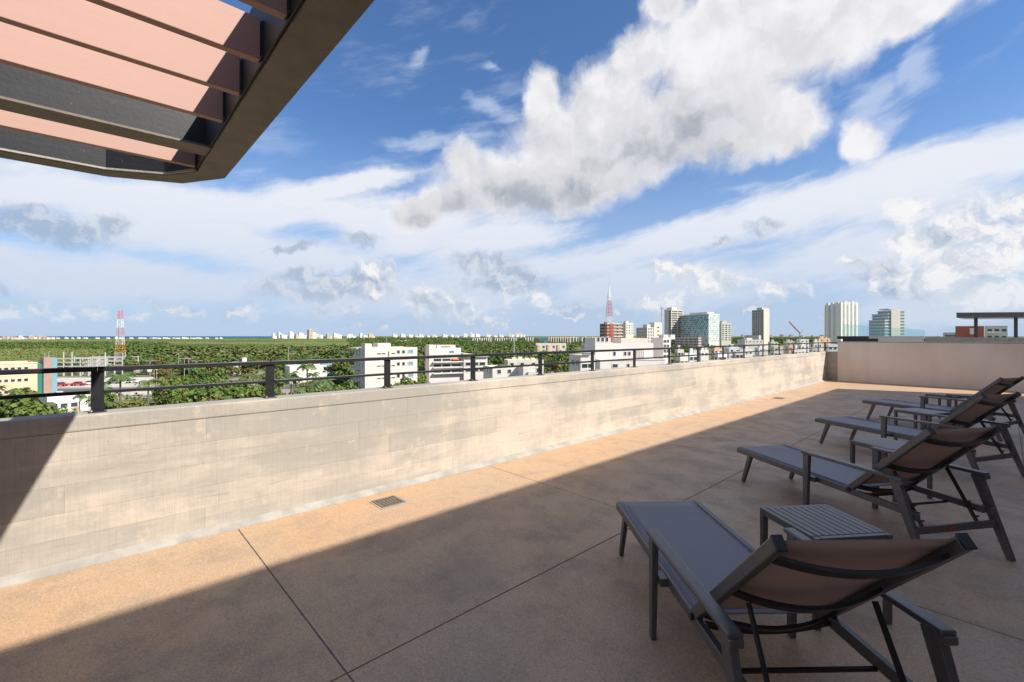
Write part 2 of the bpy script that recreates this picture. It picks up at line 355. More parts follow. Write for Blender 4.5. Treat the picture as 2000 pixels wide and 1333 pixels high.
M_car = [mat('car_paint_white', (.75, .75, .74), .25), mat('car_paint_red', (.45, .03, .025), .25), mat('car_paint_grey', (.12, .125, .13), .25)]
M_tyre = mat('tyre_rubber', (.02, .02, .02), .8)
def glassm():
    m = bpy.data.materials.new('clear_green_glass'); m.use_nodes = True; t = m.node_tree; t.nodes.clear(); T = NT(t)
    tr = T.new('ShaderNodeBsdfTransparent'); tr.inputs[0].default_value = (.84, .94, .93, 1)
    gl = T.new('ShaderNodeBsdfGlossy'); gl.inputs['Roughness'].default_value = .02; gl.inputs[0].default_value = (.9, 1, 1, 1)
    mx = T.new('ShaderNodeMixShader'); mx.inputs[0].default_value = .05; T.put(mx.inputs[1], tr.outputs[0]); T.put(mx.inputs[2], gl.outputs[0])
    o = T.new('ShaderNodeOutputMaterial'); T.put(o.inputs[0], mx.outputs[0]); return m
M_clear = glassm()

# ------------------------------------------------------------------ mesh helpers
class MB:
    """collects boxes, bars and tubes into one mesh"""
    def __init__(s): s.v = []; s.f = []; s.mi = []
    def hexa(s, p, mi=0):
        n = len(s.v); s.v += [tuple(q) for q in p]
        for q in ((0,3,2,1),(4,5,6,7),(0,1,5,4),(1,2,6,5),(2,3,7,6),(3,0,4,7)): s.f.append(tuple(n+i for i in q)); s.mi.append(mi)
        return s
    def box(s, x0, x1, y0, y1, z0, z1, mi=0):
        return s.hexa([(x0,y0,z0),(x1,y0,z0),(x1,y1,z0),(x0,y1,z0),(x0,y0,z1),(x1,y0,z1),(x1,y1,z1),(x0,y1,z1)], mi)
    def bar(s, a, b, w, h, w2=None, h2=None, side=None, mi=0):
        """rectangular bar from a to b; w across, h in the up sense; may taper"""
        a = Vector(a); b = Vector(b); d = (b-a).normalized(); w2 = w if w2 is None else w2; h2 = h if h2 is None else h2
        if side is None: side = d.cross(Vector((0,0,1))); side = side if side.length > 1e-4 else Vector((1,0,0))
        side = Vector(side); side = (side - d*side.dot(d)).normalized(); up = side.cross(d)
        p = []
        for c, ww, hh in ((a, w, h), (b, w2, h2)):
            p += [c-side*ww/2-up*hh/2, c+side*ww/2-up*hh/2, c+side*ww/2+up*hh/2, c-side*ww/2+up*hh/2]
        n = len(s.v); s.v += [tuple(q) for q in p]
        for q in ((0,1,2,3),(7,6,5,4),(0,4,5,1),(1,5,6,2),(2,6,7,3),(3,7,4,0)): s.f.append(tuple(n+i for i in q)); s.mi.append(mi)
        return s
    def tube(s, pts, r, n=6, cap=True, mi=0):
        rr = r if isinstance(r, (list, tuple)) else [r]*len(pts); pts = [Vector(p) for p in pts]; rings = []
        for i, p in enumerate(pts):
            d = (pts[min(i+1, len(pts)-1)]-pts[max(i-1, 0)]).normalized()
            x = d.orthogonal().normalized() if i == 0 else (rings_x - d*rings_x.dot(d)).normalized()
            rings_x = x; y = d.cross(x); k = len(s.v)
            for j in range(n):
                a = 2*math.pi*j/n; s.v.append(tuple(p+(x*math.cos(a)+y*math.sin(a))*rr[i]))
            rings.append(k)
        for a, b in zip(rings, rings[1:]):
            for j in range(n): s.f.append((a+j, a+(j+1)%n, b+(j+1)%n, b+j)); s.mi.append(mi)
        if cap:
            s.f.append(tuple(rings[0]+j for j in reversed(range(n)))); s.f.append(tuple(rings[-1]+j for j in range(n))); s.mi += [mi, mi]
        return s
    def prism(s, poly, z0, z1, mi=0):
        n = len(poly); k = len(s.v); s.v += [(x, y, z0) for x, y in poly]+[(x, y, z1) for x, y in poly]
        s.f.append(tuple(k+i for i in reversed(range(n)))); s.f.append(tuple(k+n+i for i in range(n))); s.mi += [mi, mi]
        for i in range(n): s.f.append((k+i, k+(i+1)%n, k+n+(i+1)%n, k+n+i)); s.mi.append(mi)
        return s
    def quad(s, a, b, c, d, mi=0):
        k = len(s.v); s.v += [tuple(a), tuple(b), tuple(c), tuple(d)]; s.f.append((k, k+1, k+2, k+3)); s.mi.append(mi); return s
    def mesh(s, name, mats):
        me = bpy.data.meshes.new(name); me.from_pydata(s.v, [], s.f)
        for m in (mats if isinstance(mats, (list, tuple)) else [mats]): me.materials.append(m)
        if any(s.mi): me.polygons.foreach_set('material_index', s.mi)
        me.update(); return me
    def build(s, name, mats, parent=None, bevel=0, smooth=False, **kw):
        me = s.mesh(name, mats)
        if bevel or smooth:
            bm = bmesh.new(); bm.from_mesh(me)
            bmesh.ops.recalc_face_normals(bm, faces=bm.faces)
            if bevel: bmesh.ops.bevel(bm, geom=list(bm.edges), offset=bevel, segments=2, affect='EDGES', profile=.5, clamp_overlap=True)
            if smooth:
                for f in bm.faces: f.smooth = True
            bm.to_mesh(me); bm.free()
        return link(name, me, parent, **kw)
def link(name, me, parent=None, loc=None, rz=None, sc=None):
    o = bpy.data.objects.new(name, me); col.objects.link(o)
    if parent is not None: o.parent = parent
    if loc is not None: o.location = loc
    if rz is not None: o.rotation_euler = (0, 0, rz)
    if sc is not None: o.scale = sc
    return o
def thing(name, label, cat, loc=(0,0,0), rz=0., group=None, kind=None):
    return tag(link(name, None, None, loc, rz), label, cat, group, kind)
def tag(o, label=None, cat=None, group=None, kind=None):
    for k, v in (('label', label), ('category', cat), ('group', group), ('kind', kind)):
        if v: o[k] = v
    return o
def kids(o): return list(o.children)
def copy_tree(o, parent=None):
    c = o.copy(); col.objects.link(c)
    if parent is not None: c.parent = parent
    for ch in KIDS.get(o.name, []): copy_tree(ch, c)
    return c
KIDS = {}
def remember(root):
    for o in [root]+[c for c in bpy.data.objects if c.parent is not None]:
        pass
    def rec(o, table):
        KIDS[o.name] = table.get(o.name, [])
        for c in KIDS[o.name]: rec(c, table)
    table = {}
    for o in bpy.data.objects:
        if o.parent is not None: table.setdefault(o.parent.name, []).append(o)
    rec(root, table)
def P(px, depth, z=0.):
    """ground position at a bearing (column of the 2000 px photograph) and distance along the view axis"""
    v = RT*((px-1000)/FPX*depth)+FW*depth; return Vector((v.x, v.y, z))
def ZY(py, depth): return CAMH-(py-HORY)/FPX*depth
GZ = CAMH-18.0        # street level, 18 m below the eye


# ================================================================== the terrace
PX_ = -4.40                     # inner face of the parapet
YEND = 19.66                    # face of the end wall
FX0, FX1, FY0, FY1 = PX_, 3.5, -9.0, YEND
tf = MB().box(FX0-.2, FX1+.2, FY0, FY1+.25, -.32, -.006).build('terrace_floor', M_joint); tag(tf, kind='structure')
xs = [FX0, -2.12, .16, 2.44, FX1]; ys = [.89+2.71*k for k in range(-4, 8)]
ys = [y for y in ys if FY0 < y < FY1-.5]; ys = [FY0]+ys+[FY1]
for i in range(4):
    for j in range(len(ys)-1):
        g = .0038; x0, x1, y0, y1 = xs[i]+(g if i else 0), xs[i+1]-g, ys[j]+g, ys[j+1]-(g if j < len(ys)-2 else 0)
        MB().box(x0, x1, y0, y1, -.0055, random.uniform(-.0008, .0008)).build('floor_slab', M_floor, tf, bevel=.003)

# parapet: cast core, coping band and the board-sized fields left by the formwork
par = thing('concrete_parapet', 'long board-marked concrete parapet wall carrying the black railing', 'wall', (PX_, 0, 0))
PH, PT = 1.045, .22
MB().box(-PT, -.012, FY0, YEND+.3, -.3, PH-.002).build('wall_core', M_conc, par)
MB().box(-PT-.004, .0015, FY0, YEND+.3, PH-.115, PH).build('coping_band', M_conc, par, bevel=.012)
z = .0; rows = [.205, .175, .19, .17, PH-.115-.205-.175-.19-.17]
for r, hgt in enumerate(rows):
    y = FY0-random.uniform(0, 1.5)
    while y < YEND+.28:
        L = random.choice([1.22, 1.83, 2.44, 2.44, 1.5]); y1 = min(y+L, YEND+.29); y0 = max(y, FY0)
        if y1-y0 > .05:
            MB().box(-.03, random.uniform(-.0016, .0), y0+.0003, y1-.0004, z+.0005, z+hgt-.0005).build('cast_panel', M_conc, par, bevel=.0008)
        y += L
    z += hgt
cv = MB()
cv.v = [(0, FY0, .045), (0, YEND, .045), (.085, YEND, .006), (.085, FY0, .006), (-.01, FY0, -.01), (-.01, YEND, -.01), (.085, YEND, -.01), (.085, FY0, -.01)]
cv.f = [(3, 2, 1, 0), (2, 3, 7, 6), (0, 1, 5, 4), (0, 4, 7, 3), (1, 2, 6, 5), (4, 5, 6, 7)]; cv.mi = [0]*6
cv.build('mortar_cove', M_cove, par)

# end wall and the low return between it and the parapet
rw = thing('return_wall', 'short low grey concrete wall closing the far corner of the terrace', 'wall', (PX_, YEND+.06, 0))
MB().box(.002, .34, 0, .2, -.3, PH-.004).build('wall_core', M_conc, rw)
MB().box(.003, .338, -.008, .206, PH-.11, PH).build('coping_band', M_conc, rw, bevel=.01)
ew = thing('end_wall', 'tall smooth pink-beige stucco wall closing the far end of the terrace', 'wall', (-4.08, YEND, 0))
MB().box(0, 14.5, 0, .2, -.3, 1.385).build('wall_body', M_stucco, ew, bevel=.006)
MB().box(-.006, 14.5, -.008, .208, 1.387, 1.412).build('coping', M_cove, ew, bevel=.004)

# the building behind the camera that shades the floor (only its shadow is in view)
bw = thing('roof_pavilion', 'pale rendered rooftop block along the sheltered side of the terrace', 'building', (3.5, 0, 0))
MB().box(0, 8, FY0, 19.6, -.3, 6.31).build('wall', M_render, bw)
MB().box(-.006, 8.05, FY0-.05, 19.63, 6.313, 6.345).build('roof_edge', M_cove, bw)
for k in range(6):
    MB().box(-.03, -.003, -6.4+4.0*k, -4.1+4.0*k, .02, 2.4).build('sliding_door', [M_glass], bw)

# railing
rail = thing('steel_railing', 'black two-rail steel railing standing on the concrete parapet', 'railing', (PX_-.10, 0, PH))
posts = [-7.0, -5.8, -4.6, -3.42, -2.27, -1.12, .03, 1.18, 2.33, 3.49, 4.70, 5.91, 7.13, 8.38, 9.61, 10.9, 12.17, 13.5, 14.83, 16.17, 17.58, 18.95]
for y in posts:
    p = MB().box(-.006, .006, y-.036, y+.036, .008, .30).build('post', M_rail, rail, bevel=.002)
    MB().box(-.04, .04, y-.05, y+.05, 0, .008).build('base_plate', M_rail, p, bevel=.002)
    for dx in (-.026, .026):
        MB().tube([(dx, y-.034, .008), (dx, y-.034, .018)], .007, 6).build('bolt', M_lamp, p)
edges = [FY0]+posts+[YEND+.15]
for a, b in zip(edges, edges[1:]):
    MB().box(-.022, .022, a+.0005, b-.0005, .298, .332).build('top_rail', M_rail, rail, bevel=.003)
    MB().box(-.013, .013, a+.037, b-.037, .135, .160).build('lower_rail', M_rail, rail, bevel=.003)
for px_, nm in ((.022, 'top_rail'), ):
    MB().box(.024, .42, YEND+.152, YEND+.19, .298, .332).build('top_rail', M_rail, rail, bevel=.003)
    MB().box(.024, .42, YEND+.158, YEND+.184, .135, .160).build('lower_rail', M_rail, rail, bevel=.003)
MB().box(-.022, .022, YEND+.152, YEND+.195, .0, .332).build('post', M_rail, rail, bevel=.003)
MB().box(.40, .425, YEND+.192, YEND+.215, -.02, .332).build('post', M_rail, rail, bevel=.003)

# floor drains
def drain(x, y, label):
    d = thing('floor_drain', label, 'drain', (x, y, 0), group='floor drains'); d.scale = (.78, .78, 1)
    MB().box(-.175, .175, -.175, .175, .0016, .0035).build('mortar_bed', M_cove, d)
    MB().box(-.125, .125, -.125, .125, .0036, .0050).build('sump', M_dark, d)
    fr = MB()
    for s in (-1, 1):
        fr.box(min(s*.125, s*.15), max(s*.125, s*.15), -.15, .15, .0037, .0105); fr.box(-.125, .125, min(s*.125, s*.15), max(s*.125, s*.15), .0037, .0105)
    fr.build('frame', M_grate, d)
    for k in range(1, 6):
        MB().box(-.125, .125, -.125+k*.25/6-.0065, -.125+k*.25/6+.0065, .0060, .0100).build('grate_bar', M_grate, d)
    for k in range(1, 6):
        MB().box(-.125+k*.25/6-.0065, -.125+k*.25/6+.0065, -.125, .125, .0058, .0098).build('grate_bar', M_grate, d)
drain(-4.03, 2.10, 'square steel floor drain in the sunlit strip nearest the camera')
drain(-3.95, 13.0, 'square floor drain far along the sunlit strip near the end wall')

# pergola over the left corner
pg = thing('pergola', 'steel pergola with terracotta boards and a dark olive frame overhead', 'pergola', (0, 0, 0))
ZB, ZT = 2.70, 3.03
outer = [(3.49, .68), (-3.69, .68), (-4.02, .48), (-4.20, .08), (-4.22, -7.0)]
inner = [(3.49, .52), (-3.66, .52), (-3.90, .37), (-4.05, .07), (-4.07, -7.0)]
for k, nm in enumerate(('end_beam', 'corner_beam', 'corner_beam', 'front_beam')):
    a, b, c, d = outer[k], outer[k+1], inner[k+1], inner[k]
    e = .0006
    MB().prism([(a[0], a[1]), (b[0]+(e if k == 0 else 0), b[1]), (c[0]+(e if k == 0 else 0), c[1]), (d[0], d[1])], ZB, ZT).build(nm, M_beam, pg)
# black painted web inside the frame, and the bright lower lip
for k, nm in enumerate(('end_web', 'corner_web', 'corner_web', 'front_web')):
    c, d = inner[k+1], inner[k]
    v = Vector((d[0]-c[0], d[1]-c[1], 0)); n = Vector((v.y, -v.x, 0)).normalized(); n = n if n.dot(Vector((-1, -1.5, 0))-Vector((c[0], c[1], 0))) > 0 else -n
    o1, o2 = n*.004, n*.012
    MB().prism([(c[0]+o1.x, c[1]+o1.y), (d[0]+o1.x, d[1]+o1.y), (d[0]+o2.x, d[1]+o2.y), (c[0]+o2.x, c[1]+o2.y)], ZB+.016, ZT-.01).build(nm, M_blk, pg)
    if k: MB().prism([(c[0]+o1.x, c[1]+o1.y), (d[0]+o1.x, d[1]+o1.y), (d[0]+n.x*.022, d[1]+n.y*.022), (c[0]+n.x*.022, c[1]+n.y*.022)], ZB+.002, ZB+.014).build('lower_lip', M_cove, pg)
MB().box(-3.345, -3.185, -7, .518, ZB+.012, ZB+.024).build('joist_flange', M_beam, pg)
MB().box(-3.345, -3.331, -7, .517, ZB+.026, ZB+.25).build('joist_web', M_blk, pg)
for x in (-3.63, -2.77, -2.405, -2.06, -1.715, -1.37, -1.02, -.67, -.32, .03, .38, .73, 1.08, 1.43, 1.78, 2.13, 2.48, 2.83):
    s_ = MB().box(x-.02, x+.02, -7, .500, ZB+.018, ZB+.185).build('board', M_slat, pg, bevel=.003)
    MB().box(x-.03, x+.03, .501, .5075, ZB+.03, ZB+.17).build('end_bracket', M_blk, s_)

# ------------------------------------------------------------------ sun loungers and side tables
def curved_strap(a, b, sagv, w, th, n=10):
    """flat strap from a to b bowing by sagv in the middle; w along its face"""
    m = MB(); a = Vector(a); b = Vector(b); sv = Vector(sagv); side = None
    up = sv.normalized(); along = (b-a).normalized(); fw = along.cross(up).normalized()
    for i in range(n+1):
        t = i/n; c = a.lerp(b, t)+sv*(1-(2*t-1)**2)
        k = len(m.v); m.v += [tuple(c-fw*w/2-up*th/2), tuple(c+fw*w/2-up*th/2), tuple(c+fw*w/2+up*th/2), tuple(c-fw*w/2+up*th/2)]
        if i:
            j = k-4
            for q in ((0,1),(1,2),(2,3),(3,0)): m.f.append((j+q[0], j+q[1], k+q[1], k+q[0])); m.mi.append(0)
    m.f += [(3,2,1,0), (len(m.v)-4, len(m.v)-3, len(m.v)-2, len(m.v)-1)]; m.mi += [0, 0]
    return m
def make_lounger():
    r = thing('sun_lounger', 'x', 'sun lounger', group='grey sling sun loungers in a row')
    w, wa, zs = .300, .372, .355
    piv = Vector((1.38, 0, .355)); top = Vector((1.985, 0, .945)); bd = (top-piv).normalized(); bn = Vector((-bd.z, 0, bd.x))   # bn: front side of the back
    for s in (1, -1):
        MB().bar((.0, s*w, zs-.026), (1.90, s*w, zs-.026), .030, .050).build('side_rail', M_frame, r, bevel=.004)
        MB().bar((.20, s*w, zs-.05), (.085, s*w, 0), .032, .055, .028, .036, side=(0,1,0)).build('foot_leg', M_frame, r, bevel=.004)
        MB().bar((1.02, s*wa, .542), (1.005, s*wa, 0), .034, .062, .028, .042, side=(0,1,0)).build('front_leg', M_frame, r, bevel=.004)
        MB().box(.985, 1.075, min(s*(w+.014), s*(wa-.016)), max(s*(w+.014), s*(wa-.016)), zs-.048, zs-.006).build('leg_bracket', M_frame, r, bevel=.003)
        ar = MB().bar((.975, s*wa, .556), (1.865, s*wa, .572), .056, .024).build('armrest', M_frame, r, bevel=.006)
        lg = MB().bar((1.80, s*wa, .562), (2.01, s*wa, 0), .034, .070, .030, .042, side=(0,1,0)).build('rear_leg', M_frame, r, bevel=.004)
        MB().box(1.835, 1.874, s*wa-.025, s*wa+.025, .536, .566).build('arm_knuckle', M_frame, r, bevel=.005)
        MB().box(1.83, 1.93, min(s*(w+.014), s*(wa-.015)), max(s*(w+.014), s*(wa-.015)), zs-.05, zs-.008).build('leg_bracket', M_frame, r, bevel=.003)
        br = MB().bar(piv+Vector((0, s*w, 0))-bd*.05, top+Vector((0, s*w, 0)), .034, .048, side=(0,1,0)).build('back_rail', M_frame, r, bevel=.005)
        e = top+Vector((0, s*w, 0))
        MB().bar(e+bd*.0005, e+bd*.012, .036, .050, side=(0,1,0)).build('end_cap', M_black, br, bevel=.002)
        MB().tube([piv+Vector((0, s*(w+.018), -.01)), piv+Vector((0, s*(w+.03), -.01))], .016, 8).build('pivot_bolt', M_black, r)
        # notched prop that sets the angle of the back
        pv = .272 if s > 0 else -.222
        a = piv+bd*.36+Vector((0, pv, 0))-bn*.045; b = Vector((1.89, pv, .195))
        st = MB().bar(a, b, .010, .024, side=(0,1,0)).build('back_prop', M_black, r)
        nb = MB()
        for k in range(4):
            q = a.lerp(b, .58+.12*k); nb.bar(q, q+Vector((.030, 0, .014)), .009, .012, side=(0,1,0))
        nb.build('prop_notch', M_black, st)
    MB().bar((.012, -w+.016, zs-.012), (.012, w-.016, zs-.012), .030, .026).build('foot_rail', M_frame, r, bevel=.004)
    for u in (.50, 1.0): curved_strap((u, -w+.015, zs-.034), (u, w-.015, zs-.034), (0, 0, -.030), .032, .012).build('seat_strap', M_black, r)
    curved_strap((1.40, -w+.015, zs-.03), (1.40, w-.015, zs-.03), (0, 0, -.035), .034, .014).build('seat_strap', M_black, r)
    # slings
    def sling(p0, p1, half, sag, nrm, n=14):
        m = MB(); p0 = Vector(p0); p1 = Vector(p1)
        for side in (0, 1):
            base = len(m.v)
            for i in range(n+1):
                for j in range(9):
                    t = i/n; q = -1+2*j/8
                    c = p0.lerp(p1, t)+Vector((0, q*half, 0))-Vector(nrm)*(sag*(1-q*q)*(1-(2*t-1)**6)+side*.003)
                    m.v.append(tuple(c))
            for i in range(n):
                for j in range(8):
                    a = base+i*9+j; f = (a, a+1, a+10, a+9); m.f.append(f if side else f[::-1]); m.mi.append(side)
        k = (n+1)*9
        rim = [j for j in range(9)]+[i*9+8 for i in range(1, n+1)]+[n*9+j for j in range(7, -1, -1)]+[i*9 for i in range(n-1, 0, -1)]
        for a, b in zip(rim, rim[1:]+rim[:1]): m.f.append((a, b, b+k, a+k)); m.mi.append(0)
        return m
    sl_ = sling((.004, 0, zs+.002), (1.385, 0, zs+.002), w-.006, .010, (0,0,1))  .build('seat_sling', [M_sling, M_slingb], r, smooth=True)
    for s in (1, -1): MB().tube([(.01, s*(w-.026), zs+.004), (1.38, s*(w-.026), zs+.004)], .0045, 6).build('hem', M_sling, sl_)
    o0 = piv+bn*.012; o1 = top+bn*.012
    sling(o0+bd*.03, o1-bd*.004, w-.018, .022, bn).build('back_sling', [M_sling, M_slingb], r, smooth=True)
    for t, sg in ((.07, .055), (.47, .062), (.90, .050)):
        c = piv.lerp(top, t)-bn*.018
        curved_strap(c+Vector((0, -w+.018, 0)), c+Vector((0, w-.018, 0)), -bn*sg, .046, .014, 14).build('back_strap', M_black, r)
    cb = MB().bar((1.925, -wa+.018, .235), (1.925, wa-.018, .235), .022, .052).build('rear_bar', M_frame, r, bevel=.004)
    MB().box(1.9365, 1.938, -.085, -.025, .222, .246).build('maker_label', M_red, cb)
    MB().tube([(1.66, -w+.015, zs-.05), (1.66, w-.015, zs-.05)], .010, 8).build('prop_rod', M_black, r)
    MB().tube([(1.89, -.222, .195), (1.89, .272, .195)], .006, 6).build('prop_rod', M_black, r)
    return r
lproto = make_lounger(); remember(lproto)
L_POSE = [(-1.773, 3.129, -41.5, 'nearest grey sling lounger with its back toward the lower right corner'),
          (-1.868, 5.563, -32.2, 'second grey sling lounger, between the two nearest slatted side tables'),
          (-1.815, 8.31, -26.0, 'third grey sling lounger counting away from the camera'),
          (-1.76, 11.25, -22.5, 'farthest grey sling lounger, nearest the pink-beige end wall')]
for i, (x, y, a, lab) in enumerate(L_POSE):
    o = lproto if i == 0 else copy_tree(lproto)
    o.location = (x, y, .0006); o.rotation_euler = (0, 0, R_(a)); o['label'] = lab
def make_table():
    r = thing('side_table', 'x', 'side table', group='slatted side tables between the loungers')
    s, hh = .235, .50
    for a in (-1, 1):
        for b in (-1, 1): MB().bar((a*(s-.019), b*(s-.019), hh-.002), (a*(s-.019), b*(s-.019), 0), .036, .036, .032, .032).build('leg', M_frame, r, bevel=.004)
    for a in (-1, 1):
        MB().box(-s+.0385, s-.0385, min(a*(s-.034), a*(s-.002)), max(a*(s-.034), a*(s-.002)), hh-.042, hh-.001).build('apron', M_frame, r, bevel=.003)
        MB().box(min(a*(s-.034), a*(s-.002)), max(a*(s-.034), a*(s-.002)), -s+.0385, s-.0385, hh-.042, hh-.001).build('apron', M_frame, r, bevel=.003)
    n = 9; wv = 2*(s-.036)/n
    for k in range(n):
        y = -(s-.036)+wv*(k+.5)
        MB().box(-s+.035, s-.035, y-wv/2+.0032, y+wv/2-.0032, hh-.014, hh+.0005).build('slat', M_frame, r, bevel=.002)
    return r
tproto = make_table(); remember(tproto)
T_POSE = [(-.747, 3.212, -36, 'slatted grey side table beside the nearest lounger'),
          (-.80, 5.99, -30, 'slatted grey side table between the second and third loungers'),
          (-.83, 9.00, -25, 'slatted grey side table between the third and farthest loungers'),
          (-.74, 11.86, -20, 'slatted grey side table beyond the farthest lounger, close to the end wall')]
for i, (x, y, a, lab) in enumerate(T_POSE):
    o = tproto if i == 0 else copy_tree(tproto)
    o.location = (x, y, .0006); o.rotation_euler = (0, 0, R_(a)); o['label'] = lab

# ================================================================== land and water
def sheet(name, pts, z, m):
    mb = MB(); mb.v = [(p[0], p[1], z) for p in pts]; mb.f = [tuple(range(len(pts)))]; mb.mi = [0]
    o = mb.build(name, m); tag(o, kind='structure')
    if o.data.polygons[0].normal.z < 0: o.data.flip_normals()
    return o
BIG = 90000
sheet('ground', [(-BIG, -BIG), (BIG, -BIG), (BIG, BIG), (-BIG, BIG)], GZ, M_land)
sheet('sea', [P(x, d) for x, d in ((-1500, 3600), (-300, 3900), (120, 4100), (400, 4300), (560, 4500), (640, 6200), (700, 9500), (700, 60000), (-1500, 60000))], GZ+.35, M_sea)
sheet('lagoon', [P(x, d) for x, d in ((880, 2300), (960, 1950), (1040, 1700), (1110, 1750), (1160, 2300), (1190, 4600), (1100, 5200), (960, 5000), (850, 4300))], GZ+.3, M_sea)
sheet('road', [P(x, d) for x, d in ((-150, 141), (120, 146), (320, 150), (700, 158), (700, 167), (320, 159), (120, 155), (-150, 150))], GZ+.02, M_road)
sheet('pavement', [P(x, d) for x, d in ((-150, 129), (120, 135), (320, 140), (520, 144), (520, 152), (320, 149.5), (120, 145.5), (-150, 140.5))], GZ+.06, M_pave)
sheet('parking_lot', [P(x, d) for x, d in ((60, 158), (300, 162), (300, 200), (60, 196))], GZ+.03, M_pave)
sheet('plaza', [P(x, d) for x, d in ((60, 96), (185, 99), (185, 127), (60, 124))], GZ+.04, M_pave)

# ------------------------------------------------------------------ buildings
# unit window: proud frame around a set-back pane, 1 x 1 in x and z, facing -y
def unit_window(name, mf, mg, t=.10):
    m = MB()
    for a in ((0, t, 0, 1), (1-t, 1, 0, 1), (t, 1-t, 0, t), (t, 1-t, 1-t, 1)): m.box(a[0]-.5, a[1]-.5, -.06, .02, a[2], a[3], 0)
    m.quad((-.5+t, -.015, t), (.5-t, -.015, t), (.5-t, -.015, 1-t), (-.5+t, -.015, 1-t), 1)
    return m.mesh(name, [mf, mg])
UW = {'dark': unit_window('window_dark', M_greyw, M_glass), 'teal': unit_window('window_teal', M_white, M_teal, .08),
      'white': unit_window('window_white', M_white, M_glass), 'blue': unit_window('window_blue', M_white, M_bluegl, .08)}
UB = {}
def ubox(m):
    if m.name not in UB: UB[m.name] = MB().box(0, 1, 0, 1, 0, 1).mesh('block_'+m.name, m)
    return UB[m.name]
class Bld:
    """a building whose near corner stands at (pxC, depth); its right face runs to column pxR, its left face back to column pxL"""
    def __init__(s, name, label, pxL, pxC, pxR, ytop, depth, ang, m, cat='building', group=None, ybase=None, body=True, par=.5, wname='wall', back=None):
        t = (pxC-1000)/FPX; ray = math.atan(t); a = R_(ang)-ray
        rc, dc = t*depth, depth
        def ln(px, dr, dd):
            tt = (px-1000)/FPX; return (tt*dc-rc)/(dr-tt*dd)
        s.L = ln(pxR, math.cos(a), math.sin(a)); s.D = ln(pxL, -math.sin(a), math.cos(a)) if pxL < pxC-.2 else (back or max(4., s.L*.5))
        s.H = ZY(ytop, depth)-(GZ if ybase is None else ZY(ybase, depth)); z0 = GZ if ybase is None else ZY(ybase, depth)
        s.depth = depth; s.m = m
        p = P(pxC, depth); s.o = thing(name, label, cat, (p.x, p.y, z0), CA+a, group)
        s.z0 = z0
        if body:
            s.box(wname, 0, s.L, 0, s.D, 0, s.H-par, m)
            if par:
                pb = MB()
                w = .25
                pb.box(0, s.L, 0, w, s.H-par, s.H); pb.box(0, s.L, s.D-w, s.D, s.H-par, s.H); pb.box(0, w, w, s.D-w, s.H-par, s.H); pb.box(s.L-w, s.L, w, s.D-w, s.H-par, s.H)
                pb.build('roof_parapet', m, s.o)
    def box(s, name, x0, x1, y0, y1, z0, z1, m, parent=None):
        return link(name, ubox(m), parent or s.o, (x0, y0, z0), None, (x1-x0, y1-y0, z1-z0))
    def zrow(s, py): return ZY(py, s.depth)-s.z0
    def win(s, kind, u, z, w, h, face='R', dz=.0):
        if face == 'R': return link('window', UW[kind], s.o, (u, -.021, z), 0, (w, 1, h))
        return link('window', UW[kind], s.o, (-.021, u, z), -math.pi/2, (w, 1, h))
    def ux(s, px):
        """distance along the right face at which the column px falls"""
        t = (px-1000)/FPX; l = s.o.location; c = math.cos(s.o.rotation_euler[2]); n = math.sin(s.o.rotation_euler[2])
        r0, d0 = l.x*RT.x+l.y*RT.y, l.x*FW.x+l.y*FW.y; dr, dd = c*RT.x+n*RT.y, c*FW.x+n*FW.y
        return (t*d0-r0)/(dr-t*dd)
    def grid(s, kind, face, u0, u1, n, zs, w, h):
        for z in zs:
            for k in range(n): s.win(kind, u0+(u1-u0)*(k+.5)/n, z, w, h, face)
    def floors(s, n, core, slab, zb=0., over=.5, th=.35, piers=0, piers_left=0, pm=None, rail=None):
        """open storeys: dark core set back, a slab edge at every storey, optional piers"""
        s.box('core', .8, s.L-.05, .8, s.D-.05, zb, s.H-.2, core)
        fh = (s.H-zb)/n; pw = .42
        if s.depth > 400: th = max(th, .9); pw = 1.0
        for k in range(n+1):
            z = zb+fh*k; s.box('floor_slab', 0, s.L, 0, s.D, max(z-th, .01), max(z, .05), slab)
        for k in range(piers):
            u = .04+(s.L-.5)*k/max(1, piers-1); s.box('pier', u, u+pw, .04, .5, zb+.02, s.H-th-.02, pm or slab)
        for k in range(piers_left):
            u = .55+(s.D-1.1)*(k+1)/piers_left; s.box('pier', .05, .5, u, u+pw, zb+.02, s.H-th-.02, pm or slab)

# --- left: peach office with its green glass stair tower
b = Bld('peach_office', 'peach three-storey office with rows of small square windows at far left', -60, -60, 73, 712, 124, 4, M_peach, back=14, par=.6)
for px in (-40, -27, -14, -1, 12, 25, 38, 51): 
    for py in (727.5, 751.5, 775): b.win('dark', b.ux(px), b.zrow(py), .95, .95)
b.box('stair_glass', b.L, b.L+1.4, 1.5, 6, 0, b.H-.6, M_greengl)
b.box('lift_shaft', b.L+1.42, b.L+3.2, .8, 6, 0, b.H+1.3, M_brown); b.box('glass_shaft', b.L+3.22, b.L+4.4, 1.2, 5, 0, b.H+1.1, M_bluegl)
b.box('cornice', -.1, b.L+.02, -.12, -.002, b.H-.28, b.H+.05, M_cream); b.box('cornice', -.1, b.L+.02, -.08, -.002, b.zrow(738), b.zrow(736.5), M_cream)
for k in range(2): b.box('antenna', b.L+1.8+k*.9, b.L+1.88+k*.9, 2, 2.08, b.H+1.3, b.H+2.6+k*.4, M_lamp)

